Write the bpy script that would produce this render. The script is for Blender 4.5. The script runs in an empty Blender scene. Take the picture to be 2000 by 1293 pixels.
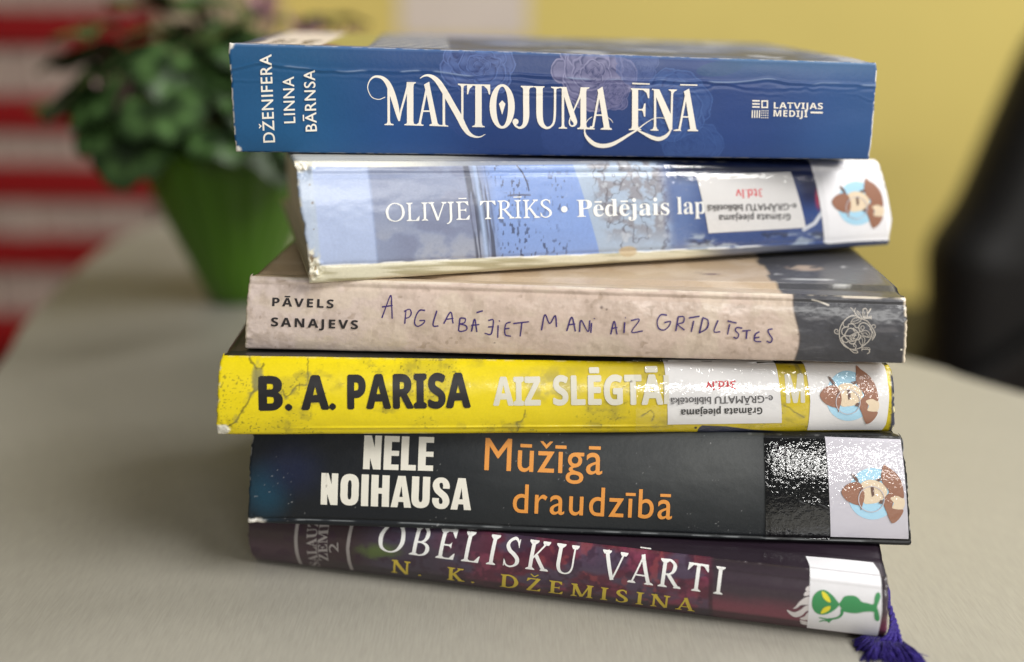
import bpy, bmesh, math, random
import numpy as np
from mathutils import Vector, Matrix

random.seed(7)
SC = bpy.context.scene
COL = SC.collection

# ------------------------------------------------------------------ camera
CM = 0.01
F_PX, PITCH, ROLL, EYE = 2115.57, math.radians(17.2812), math.radians(0.5517), 0.184801
cam = bpy.data.cameras.new('camera')
cam.sensor_width = 36.0
cam.lens = 36.0 * F_PX / 2000.0
cam.clip_start, cam.clip_end = 0.01, 50.0
cam.dof.use_dof = True
cam.dof.focus_distance = 0.338
cam.dof.aperture_fstop = 2.9
cam.dof.aperture_blades = 0
cam_ob = bpy.data.objects.new('camera', cam)
COL.objects.link(cam_ob)
_f = Vector((0, math.cos(PITCH), -math.sin(PITCH)))
_r = Vector((1, 0, 0))
_u = _r.cross(_f)
_r2 = math.cos(ROLL) * _r + math.sin(ROLL) * _u
_u2 = -math.sin(ROLL) * _r + math.cos(ROLL) * _u
cam_ob.matrix_world = Matrix(((_r2.x, _u2.x, -_f.x, 0), (_r2.y, _u2.y, -_f.y, 0), (_r2.z, _u2.z, -_f.z, EYE), (0, 0, 0, 1)))
SC.camera = cam_ob

# ------------------------------------------------------------------ light
world = bpy.data.worlds.new('World')
SC.world = world
world.use_nodes = True
world.node_tree.nodes['Background'].inputs[0].default_value = (1.0, 0.965, 0.91, 1)
world.node_tree.nodes['Background'].inputs[1].default_value = 0.15


def ceiling_lamp(loc, target, sx, sy, watts, colour=(1.0, 0.985, 0.95)):
    l = bpy.data.lights.new('ceiling_lamp', 'AREA')
    l.shape = 'RECTANGLE'
    l.size, l.size_y = sx, sy
    l.energy = watts
    l.color = colour
    o = bpy.data.objects.new('ceiling_lamp', l)
    COL.objects.link(o)
    o.location = loc
    o.rotation_euler = (Vector(target) - Vector(loc)).to_track_quat('-Z', 'Y').to_euler()
    return o


ceiling_lamp((1.25, -0.35, 1.35), (0.0, 0.35, 0.0), 1.1, 0.7, 42)
ceiling_lamp((1.15, -3.3, 1.45), (0.0, 0.4, 0.1), 1.5, 0.13, 50)
ceiling_lamp((1.3, 1.15, 1.85), (0.9, 1.4, 0.0), 1.2, 0.3, 27)

SC.view_settings.view_transform = 'Standard'
SC.view_settings.look = 'None'
SC.view_settings.exposure = 0.0
SC.view_settings.gamma = 1.0
SC.view_settings.use_curve_mapping = False
SC.cycles.max_bounces = 8
SC.cycles.use_denoising = True


# ------------------------------------------------------------------ helpers
def lin(c):
    c = np.asarray(c, float) / 255.0
    return np.where(c <= 0.04045, c / 12.92, ((c + 0.055) / 1.055) ** 2.4)


def rgb(*c):
    return tuple(lin(c)) + (1.0,)


def smooth(a, b, x):
    t = np.clip((np.asarray(x, float) - a) / (b - a), 0, 1)
    return t * t * (3 - 2 * t)


def _hash(ix, iy, seed):
    h = (ix.astype(np.int64) * 374761393 + iy.astype(np.int64) * 668265263 + seed * 974634777) & 0x7FFFFFFF
    h = ((h ^ (h >> 13)) * 1274126177) & 0x7FFFFFFF
    h = (h ^ (h >> 16)) & 0xFFFFFF
    return h / float(0xFFFFFF)


def vnoise(x, y, seed=0):
    x = np.asarray(x, float); y = np.asarray(y, float)
    ix, iy = np.floor(x), np.floor(y)
    fx, fy = x - ix, y - iy
    fx = fx * fx * (3 - 2 * fx); fy = fy * fy * (3 - 2 * fy)
    ix = ix.astype(np.int64); iy = iy.astype(np.int64)
    a = _hash(ix, iy, seed); b = _hash(ix + 1, iy, seed)
    c = _hash(ix, iy + 1, seed); d = _hash(ix + 1, iy + 1, seed)
    return (a * (1 - fx) + b * fx) * (1 - fy) + (c * (1 - fx) + d * fx) * fy


def fbm(x, y, seed=0, octaves=4):
    s, amp, tot = 0.0, 1.0, 0.0
    for i in range(octaves):
        s = s + amp * vnoise(x * 2 ** i, y * 2 ** i, seed + 17 * i)
        tot += amp
        amp *= 0.5
    return s / tot


def mixc(a, b, t):
    t = np.asarray(t, float)[..., None]
    return a * (1 - t) + np.asarray(b, float) * t


def line_dist(x, y, pts):
    d = np.full(np.shape(x), 1e9)
    for (x0, y0), (x1, y1) in zip(pts[:-1], pts[1:]):
        dx, dy = x1 - x0, y1 - y0
        t = np.clip(((x - x0) * dx + (y - y0) * dy) / (dx * dx + dy * dy + 1e-9), 0, 1)
        d = np.minimum(d, np.hypot(x - x0 - t * dx, y - y0 - t * dy))
    return d


def mat(name, base=(0.8, 0.8, 0.8, 1), rough=0.5, spec=0.5, coat=0.0, coat_rough=0.1, printed=False,
        mottle=0.0, mottle_scale=300.0, bump=0.0, bump_scale=800.0, coat_bump=0.0, coat_bump_scale=900.0,
        stretch=(1, 1, 1), rough_var=0.0, bump_dist=.001, bump_detail=4.0, metallic=0.0, sheen=0.0, sub=0.0):
    m = bpy.data.materials.new(name)
    m.use_nodes = True
    N, L = m.node_tree.nodes, m.node_tree.links
    b = N['Principled BSDF']
    b.inputs['Roughness'].default_value = rough
    b.inputs['Specular IOR Level'].default_value = spec
    b.inputs['Coat Weight'].default_value = coat
    b.inputs['Coat Roughness'].default_value = coat_rough
    b.inputs['Metallic'].default_value = metallic
    b.inputs['Sheen Weight'].default_value = sheen
    b.inputs['Base Color'].default_value = base
    tc = N.new('ShaderNodeTexCoord')
    mp = N.new('ShaderNodeMapping')
    mp.inputs['Scale'].default_value = stretch
    L.new(tc.outputs['Object'], mp.inputs['Vector'])

    def noise(scale, detail=4.0, rgh=0.6):
        n = N.new('ShaderNodeTexNoise')
        n.inputs['Scale'].default_value = scale
        n.inputs['Detail'].default_value = detail
        n.inputs['Roughness'].default_value = rgh
        L.new(mp.outputs['Vector'], n.inputs['Vector'])
        return n.outputs['Fac']
    src = None
    if printed:
        a = N.new('ShaderNodeAttribute')
        a.attribute_name = 'print'
        src = a.outputs['Color']
    if mottle:
        r = N.new('ShaderNodeMapRange')
        r.inputs['From Min'].default_value = 0.25
        r.inputs['From Max'].default_value = 0.75
        r.inputs['To Min'].default_value = 1 - mottle
        r.inputs['To Max'].default_value = 1 + mottle
        L.new(noise(mottle_scale), r.inputs['Value'])
        mx = N.new('ShaderNodeVectorMath')
        mx.operation = 'SCALE'
        if src is None:
            mx.inputs[0].default_value = base[:3]
        else:
            L.new(src, mx.inputs[0])
        L.new(r.outputs[0], mx.inputs['Scale'])
        src = mx.outputs[0]
    if src is not None:
        L.new(src, b.inputs['Base Color'])
    if rough_var:
        r = N.new('ShaderNodeMapRange')
        r.inputs['To Min'].default_value = max(0.02, rough - rough_var)
        r.inputs['To Max'].default_value = rough + rough_var
        L.new(noise(90.0), r.inputs['Value'])
        L.new(r.outputs[0], b.inputs['Roughness'])
    if bump:
        bn = N.new('ShaderNodeBump')
        bn.inputs['Strength'].default_value = bump
        bn.inputs['Distance'].default_value = bump_dist
        L.new(noise(bump_scale, bump_detail), bn.inputs['Height'])
        L.new(bn.outputs[0], b.inputs['Normal'])
    if coat_bump:
        bn = N.new('ShaderNodeBump')
        bn.inputs['Strength'].default_value = coat_bump
        bn.inputs['Distance'].default_value = bump_dist
        L.new(noise(coat_bump_scale, min(3.0, bump_detail), 0.55), bn.inputs['Height'])
        L.new(bn.outputs[0], b.inputs['Coat Normal'])
    return m


def flat(name, r, g, b, rough=0.5, **k):
    return mat(name, rgb(r, g, b), rough, **k)


def tag(o, label=None, cat=None, group=None, kind=None):
    if label: o['label'] = label
    if cat: o['category'] = cat
    if group: o['group'] = group
    if kind: o['kind'] = kind
    return o


def root(name, loc, rz=0.0):
    o = bpy.data.objects.new(name, None)
    o.empty_display_size = 0.02
    COL.objects.link(o)
    o.location = loc
    o.rotation_euler = (0, 0, rz)
    return o


def mesh_obj(name, verts, faces, m, parent=None, colours=None, shade=True):
    me = bpy.data.meshes.new(name)
    if isinstance(verts, np.ndarray):
        verts = verts.tolist()
    me.from_pydata(verts, [], faces if isinstance(faces, list) else faces.tolist())
    me.update()
    if colours is not None:
        at = me.color_attributes.new('print', 'FLOAT_COLOR', 'POINT')
        c = np.ones((len(verts), 4), np.float32)
        c[:, :3] = np.clip(colours, 0, 1)
        at.data.foreach_set('color', c.ravel())
    if shade:
        me.polygons.foreach_set('use_smooth', np.ones(len(me.polygons), bool))
    me.materials.append(m)
    o = bpy.data.objects.new(name, me)
    COL.objects.link(o)
    if parent is not None:
        o.parent = parent
    return o


def grid_faces(nr, nc, off=0, flip=False):
    i = np.arange(nr - 1)[:, None] * nc + np.arange(nc - 1)[None, :] + off
    q = np.stack([i, i + 1, i + nc + 1, i + nc], -1).reshape(-1, 4)
    return q[:, ::-1] if flip else q


# ------------------------------------------------------------------ flat artwork: shapes in 2D
class Art:
    """Collects flat 2D faces (print coordinates, y down)."""

    def __init__(self):
        self.v, self.f, self.k = [], [], []
        self.layer = 0

    def poly(self, pts, layer=None):
        self.layer += 1
        lay = self.layer if layer is None else layer
        n = len(self.v)
        self.v += [tuple(p) for p in pts]
        self.k += [lay] * len(pts)
        self.f.append(list(range(n, n + len(pts))))

    def mesh(self, v, f, layer=None):
        self.layer += 1
        lay = self.layer if layer is None else layer
        n = len(self.v)
        self.v += [tuple(p) for p in v]
        self.k += [lay] * len(v)
        self.f += [[n + i for i in q] for q in f]

    def ribbon(self, pts, w=None, curve=True, closed=False, step=10):
        """A stroke: points (x, y[, width])."""
        P = np.array([(p[0], p[1], p[2] if len(p) > 2 else w) for p in pts], float)
        if curve and len(P) > 2:
            Q = np.vstack([P[-1:], P, P[:2]]) if closed else np.vstack([2 * P[0] - P[1], P, 2 * P[-1] - P[-2]])
            out = []
            for a, b, c, d in zip(Q[:-3], Q[1:-2], Q[2:-1], Q[3:]):
                for t in np.arange(0, 1, 1.0 / step):
                    out.append(0.5 * ((2 * b) + (c - a) * t + (2 * a - 5 * b + 4 * c - d) * t * t + (3 * b - a - 3 * c + d) * t ** 3))
            out.append(P[0] if closed else P[-1])
            P = np.array(out)
        T = np.gradient(P[:, :2], axis=0)
        if closed:
            T[0] = T[-1] = P[1, :2] - P[-2, :2]
        T /= np.linalg.norm(T, axis=1)[:, None] + 1e-9
        N = np.stack([-T[:, 1], T[:, 0]], 1)
        hw = np.maximum(P[:, 2:3], 0.01) / 2
        A, B = P[:, :2] + N * hw, P[:, :2] - N * hw
        n = len(P)
        self.mesh(np.vstack([A, B]), [[i, i + 1, n + i + 1, n + i] for i in range(n - 1)])
        self.k[-2 * n:] = [self.layer + .8 * (i % n) / n for i in range(2 * n)]

    def seg(self, pts, w):
        """Straight strokes with square joints."""
        for a, b in zip(pts[:-1], pts[1:]):
            self.ribbon([a, b], w, curve=False)

    def ellipse(self, cx, cy, rx, ry, rot=0.0, n=28):
        a = np.linspace(0, 2 * math.pi, n, endpoint=False)
        x, y = rx * np.cos(a), ry * np.sin(a)
        c, s = math.cos(rot), math.sin(rot)
        self.poly(np.stack([cx + x * c - y * s, cy + x * s + y * c], 1))

    def ring(self, cx, cy, rx, ry, ix, iy, n=40):
        a = np.linspace(0, 2 * math.pi, n, endpoint=False)
        o = np.stack([cx + rx * np.cos(a), cy + ry * np.sin(a)], 1)
        i = np.stack([cx + ix * np.cos(a), cy + iy * np.sin(a)], 1)
        self.mesh(np.vstack([o, i]), [[j, (j + 1) % n, n + (j + 1) % n, n + j] for j in range(n)])

    def blob(self, pts, step=6):
        """A closed smooth outline."""
        P = np.array(pts, float)
        Q = np.vstack([P[-1:], P, P[:2]])
        out = []
        for a, b, c, d in zip(Q[:-3], Q[1:-2], Q[2:-1], Q[3:]):
            for t in np.arange(0, 1, 1.0 / step):
                out.append(0.5 * ((2 * b) + (c - a) * t + (2 * a - 5 * b + 4 * c - d) * t * t + (3 * b - a - 3 * c + d) * t ** 3))
        self.poly(out)

    def moved(self, fn):
        self.v = [tuple(fn(p)) for p in self.v]
        return self

    def add(self, other, fn=None):
        n = len(self.v)
        self.v += [tuple(fn(p)) if fn else p for p in other.v]
        self.k += [self.layer + k for k in other.k]
        self.f += [[n + i for i in q] for q in other.f]
        self.layer += other.layer + 1


# ---- lettering ---------------------------------------------------
def alphabet(ch, up, lo):
    if 'A' <= ch <= 'Z': return chr(up + ord(ch) - 65)
    if 'a' <= ch <= 'z' and lo: return chr(lo + ord(ch) - 97)
    return ch


_MARK = {'Ā': ('A', '-'), 'ā': ('a', '-'), 'Ē': ('E', '-'), 'ē': ('e', '-'), 'Ī': ('I', '-'), 'ī': ('\u0131', '-'),
         'ū': ('u', '-'), 'Ž': ('Z', 'v'), 'ž': ('z', 'v')}
_GC = {}


def _text_mesh(s, offset):
    c = bpy.data.curves.new('tmp_text', 'FONT')
    c.body = s
    c.offset = offset
    c.resolution_u = 5
    o = bpy.data.objects.new('tmp_text', c)
    COL.objects.link(o)
    dg = bpy.context.evaluated_depsgraph_get()
    dg.update()
    me = bpy.data.meshes.new_from_object(o.evaluated_get(dg))
    v = [(p.co.x, p.co.y) for p in me.vertices]
    f = [list(p.vertices) for p in me.polygons]
    bpy.data.meshes.remove(me)
    bpy.data.objects.remove(o)
    bpy.data.curves.remove(c)
    return v, f


def _glyph(ch, face, offset):
    key = (ch, face, offset)
    if key in _GC: return _GC[key]
    base, mark = _MARK.get(ch, (ch, None))
    conv = {'sans': lambda c: c, 'bold': lambda c: alphabet(c, 0x1D5D4, 0x1D5EE), 'serif': lambda c: alphabet(c, 0x1D400, 0x1D41A)}[face]
    g = conv(base)
    v, f = _text_mesh(g, 0.0)
    hh = conv('H')

    def width(s):
        vv, _ = _text_mesh(s, 0.0)
        xs = [p[0] for p in vv]
        return max(xs) - min(xs)
    adv = width(hh + g + hh) - width(hh + hh)
    v = list(v); f = [list(q) for q in f]
    if mark and v:
        xs = [p[0] for p in v]; ys = [p[1] for p in v]
        cx, top, wd = (min(xs) + max(xs)) / 2, max(ys), max(xs) - min(xs)
        th = {'sans': 0.055, 'bold': 0.085, 'serif': 0.06}[face] + offset
        n = len(v)
        if mark == '-':
            hw = min(max(wd * 0.36, 0.13), 0.19)
            y0 = top + 0.075
            v += [(cx - hw, y0), (cx + hw, y0), (cx + hw, y0 + th), (cx - hw, y0 + th)]
            f.append([n, n + 1, n + 2, n + 3])
        else:
            y0, y1, hw = top + 0.06, top + 0.21, 0.15
            v += [(cx, y0), (cx + hw, y1), (cx + hw - th * 1.1, y1), (cx, y0 + th * 1.25), (cx - hw + th * 1.1, y1), (cx - hw, y1)]
            f += [[n, n + 1, n + 2, n + 3], [n, n + 3, n + 4, n + 5]]
    if offset:   # a heavier weight: the glyph printed again a hair to each side
        v0, f0 = v, f
        v, f = [], []
        for dx, dy in ((0, 0), (offset, 0), (-offset, 0), (0, offset * .7), (0, -offset * .7)):
            n = len(v)
            v += [(p[0] + dx, p[1] + dy) for p in v0]
            f += [[i + n for i in q] for q in f0]
    _GC[key] = (v, f, adv, len(f) if not offset else len(f0))
    return _GC[key]


def place(art, glyphs, p0, p1, cap, capu, track=0.0):
    """Set glyphs [(verts, faces, advance)] along the baseline p0 -> p1 with cap height `cap`."""
    x, pieces = 0.0, []
    for g in glyphs:
        v, f, adv = g[:3]
        per = g[3] if len(g) > 3 else len(f)
        for i in range(0, len(f), max(per, 1)):
            pieces.append(([(a + x, b) for a, b in v], f[i:i + per]))
        x += adv + track
    xs = [a for v, _ in pieces for a, _ in v]
    x0, x1 = min(xs), max(xs)
    d = np.array(p1, float) - np.array(p0, float)
    L = np.linalg.norm(d)
    d /= L
    up = np.array([d[1], -d[0]])
    sx, sy = L / (x1 - x0), cap / capu
    for v, f in pieces:
        if not v: continue
        use = sorted({i for q in f for i in q})
        new = {i: k for k, i in enumerate(use)}
        V = [tuple(np.array(p0) + d * (v[i][0] - x0) * sx + up * v[i][1] * sy) for i in use]
        art.mesh(V, [[new[i] for i in q] for q in f])


def text(art, s, p0, p1, cap, face='sans', offset=0.0, track=0.0):
    H = _glyph('H', face, 0.0)
    capu = max(b for _, b in H[0])
    place(art, [_glyph(c, face, offset) for c in s], p0, p1, cap, capu, track)


# serif capitals drawn with a broad pen (cap height 1, y up)
def serif_glyph(ch, S=0.105, t=0.045):
    a = Art()
    base, mark = _MARK.get(ch, (ch, None))
    sh = 0.035

    def slab(cx, y, w, up=1):
        hw = S * 0.5 + w
        a.poly([(cx - hw, y), (cx + hw, y), (cx + hw, y + sh * up), (cx + S * .62, y + (sh + .06) * up), (cx - S * .62, y + (sh + .06) * up), (cx - hw, y + sh * up)])

    def stem(x, b=True, tp=True, w=None, y0=0, y1=1, sw=0.085):
        a.ribbon([(x, y0), (x, y1)], w or S, curve=False)
        if b: slab(x, y0, sw)
        if tp: slab(x, y1, sw, -1)
    adv = 0.6
    if base == 'I':
        stem(.17); adv = .34
    elif base == 'L':
        stem(.17); a.ribbon([(.17, t / 2), (.56, t / 2)], t, curve=False); a.poly([(.56, 0), (.585, .26), (.555, .26), (.42, t)]); adv = .62
    elif base in 'EF':
        stem(.17)
        a.ribbon([(.17, 1 - t / 2), (.54, 1 - t / 2)], t, curve=False); a.poly([(.54, 1), (.555, .78), (.53, .78), (.40, 1 - t)])
        a.ribbon([(.17, .53), (.45, .53)], t, curve=False); a.poly([(.46, .65), (.46, .41), (.435, .46), (.37, .51), (.37, .55), (.435, .6)])
        if base == 'E':
            a.ribbon([(.17, t / 2), (.58, t / 2)], t, curve=False); a.poly([(.58, 0), (.605, .25), (.575, .25), (.44, t)])
        adv = .64
    elif base == 'T':
        stem(.36, tp=False); a.ribbon([(.05, 1 - t / 2), (.67, 1 - t / 2)], t, curve=False)
        a.poly([(.05, 1), (.03, .76), (.06, .76), (.2, 1 - t)]); a.poly([(.67, 1), (.69, .76), (.66, .76), (.52, 1 - t)]); adv = .72
    elif base == 'O':
        a.ribbon([(.42, .985, t), (.22, .9, S * .75), (.095, .66, S * 1.08), (.085, .42, S * 1.1), (.17, .14, S * .85), (.40, .012, t), (.62, .1, S * .75), (.745, .34, S * 1.08), (.755, .58, S * 1.1), (.67, .86, S * .85)], closed=True)
        adv = .84
    elif base == 'V':
        a.ribbon([(.09, 1), (.36, 0)], S * 1.02, curve=False); a.ribbon([(.63, 1), (.36, .02)], t, curve=False)
        slab(.09, 1, .08, -1); slab(.63, 1, .06, -1); adv = .72
    elif base == 'A':
        a.ribbon([(.08, 0), (.35, .98)], t, curve=False); a.ribbon([(.34, 1.02), (.63, 0)], S * 1.02, curve=False)
        a.ribbon([(.18, .34), (.52, .34)], t, curve=False); slab(.09, 0, .07); slab(.63, 0, .08); adv = .72
    elif base == 'J':
        a.ribbon([(.17, 1, S), (.17, .5, S), (.17, .06, S), (.11, -.12, S * .7), (.0, -.2, t)]); slab(.17, 1, .085, -1); adv = .34
    elif base in 'RBPD':
        stem(.17)
        if base == 'D':
            a.ribbon([(.17, 1 - t / 2, t), (.38, .975, t * 1.2), (.58, .85, S * .8), (.68, .6, S * 1.1), (.68, .4, S * 1.1), (.58, .15, S * .8), (.38, .025, t * 1.2), (.17, t / 2, t)]); adv = .79
        else:
            a.ribbon([(.17, 1 - t / 2, t), (.34, .975, t * 1.1), (.47, .88, S * .85), (.49, .74, S * 1.05), (.44, .6, S * .8), (.32, .52, t), (.17, .51, t)])
            if base == 'B':
                a.ribbon([(.17, .52, t), (.36, .51, t * 1.1), (.52, .42, S * .85), (.56, .26, S * 1.08), (.5, .1, S * .8), (.36, .025, t), (.17, t / 2, t)]); adv = .66
            if base == 'R':
                a.ribbon([(.3, .53), (.63, .02)], S * 1.02, curve=False); slab(.63, 0, .06); adv = .70
            if base == 'P': adv = .58
    elif base == 'K':
        stem(.17); a.ribbon([(.19, .42), (.56, .97)], t, curve=False); a.ribbon([(.3, .56), (.6, .02)], S * 1.02, curve=False)
        slab(.56, 1, .06, -1); slab(.61, 0, .07); adv = .70
    elif base == 'N':
        stem(.13, w=t * 1.15, sw=.06); stem(.66, b=False, w=t * 1.15, sw=.06); a.ribbon([(.12, 1), (.65, 0)], S * 1.05, curve=False); adv = .8
    elif base == 'M':
        stem(.13, w=t * 1.15, sw=.06); stem(.79, sw=.07); a.ribbon([(.14, 1), (.46, .03)], S * 1.02, curve=False); a.ribbon([(.46, .03), (.77, 1)], t, curve=False); adv = .93
    elif base == 'U':
        a.ribbon([(.16, 1, S), (.16, .6, S), (.165, .3, S), (.24, .08, S * .8), (.39, .012, t * 1.1), (.53, .08, t * 1.2), (.6, .28, t), (.605, .6, t), (.605, 1, t)])
        slab(.16, 1, .085, -1); slab(.605, 1, .06, -1); adv = .74
    elif base == 'Z':
        a.ribbon([(.06, 1 - t / 2), (.58, 1 - t / 2)], t, curve=False); a.ribbon([(.53, 1), (.09, 0)], S * 1.0, curve=False); a.ribbon([(.05, t / 2), (.6, t / 2)], t, curve=False)
        a.poly([(.06, 1), (.03, .77), (.06, .77), (.19, 1 - t)]); a.poly([(.6, 0), (.63, .25), (.6, .25), (.47, t)]); adv = .66
    elif base == 'S':
        a.ribbon([(.45, .79, t * .7), (.40, .92, t), (.29, .98, t * 1.2), (.15, .91, S * .75), (.11, .77, S * 1.0), (.19, .62, S * 1.05), (.33, .5, S * 1.12), (.45, .35, S * 1.1), (.46, .18, S), (.37, .06, S * .65), (.24, .02, t * 1.2), (.12, .09, t), (.065, .25, t * .7)])
        a.poly([(.43, .97), (.46, .97), (.465, .73), (.445, .73)]); a.poly([(.075, .03), (.05, .03), (.045, .29), (.065, .29)]); adv = .56
    elif base == '.':
        a.ellipse(.1, .06, .065, .065); adv = .3
    elif base == ' ':
        adv = .34
    if mark == '-':
        xs = [p[0] for p in a.v]; cx = (min(xs) + max(xs)) / 2
        a.ribbon([(cx - .17, 1.16), (cx + .17, 1.16)], .055, curve=False)
    elif mark == 'v':
        xs = [p[0] for p in a.v]; cx = (min(xs) + max(xs)) / 2
        a.seg([(cx - .16, 1.27), (cx, 1.1), (cx + .16, 1.27)], .055)
    return a.v, a.f, adv


def serif_text(art, s, p0, p1, cap, S=0.105, t=0.045, track=0.0):
    place(art, [serif_glyph(c, S, t) for c in s], p0, p1, cap, 1.0, track)


# condensed poster capitals (cap height 1, y up)
def block_glyph(ch):
    a = Art()
    w = 0.215
    adv = 0.56
    if ch == 'N':
        a.poly([(0, 0), (w * .88, 0), (w * .88, 1), (0, 1)]); a.poly([(.5 - w * .88, 0), (.5, 0), (.5, 1), (.5 - w * .88, 1)])
        a.poly([(.0, 1), (.21, 1), (.5, 0), (.29, 0)])
    elif ch in 'EL':
        a.poly([(0, 0), (w, 0), (w, 1), (0, 1)])
        bars = [(0, .165)] + ([(.425, .575), (.835, 1)] if ch == 'E' else [])
        for y0, y1 in bars: a.poly([(w, y0), (.43, y0), (.43, y1), (w, y1)])
        adv = .47
    elif ch == 'I':
        a.poly([(0, 0), (w, 0), (w, 1), (0, 1)]); adv = w + .06
    elif ch == 'H':
        a.poly([(0, 0), (w, 0), (w, 1), (0, 1)]); a.poly([(.54 - w, 0), (.54, 0), (.54, 1), (.54 - w, 1)]); a.poly([(w, .42), (.54 - w, .42), (.54 - w, .6), (w, .6)]); adv = .6
    elif ch == 'A':
        a.poly([(-.03, 0), (.17, 0), (.33, 1), (.17, 1)]); a.poly([(.37, 0), (.58, 0), (.39, 1), (.24, 1)]); a.poly([(.14, .18), (.41, .18), (.39, .34), (.16, .34)]); adv = .565
    elif ch == 'O':
        x = w / 2
        a.ribbon([(x, .5, w), (x, .71, w), (.152, .85, w), (.27, .9015, w * .9), (.388, .85, w), (.54 - x, .71, w), (.54 - x, .5, w), (.54 - x, .29, w), (.388, .15, w), (.27, .0985, w * .9), (.152, .15, w), (x, .29, w)], closed=True); adv = .595
    elif ch == 'U':
        x = w / 2
        a.ribbon([(x, 1, w), (x, .6, w), (x, .29, w), (.152, .150, w), (.27, .0985, w * .9), (.388, .150, w), (.54 - x, .29, w), (.54 - x, .6, w), (.54 - x, 1, w)]); adv = .59
    elif ch == 'S':
        x = w / 2
        a.ribbon([(.415, .655, .20), (.415, .77, .195), (.36, .885, .17), (.265, .915, .165), (.165, .885, .175), (.11, .77, .20), (.155, .61, .20), (.265, .505, .205), (.375, .40, .205), (.42, .245, .20), (.365, .115, .18), (.265, .083, .165), (.165, .115, .17), (.11, .23, .195), (.11, .35, .20)]); adv = .57
    elif ch == ' ':
        adv = .25
    return a.v, a.f, adv


def block_text(art, s, p0, p1, cap):
    place(art, [block_glyph(c) for c in s], p0, p1, cap, 1.0, 0.02)


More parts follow.
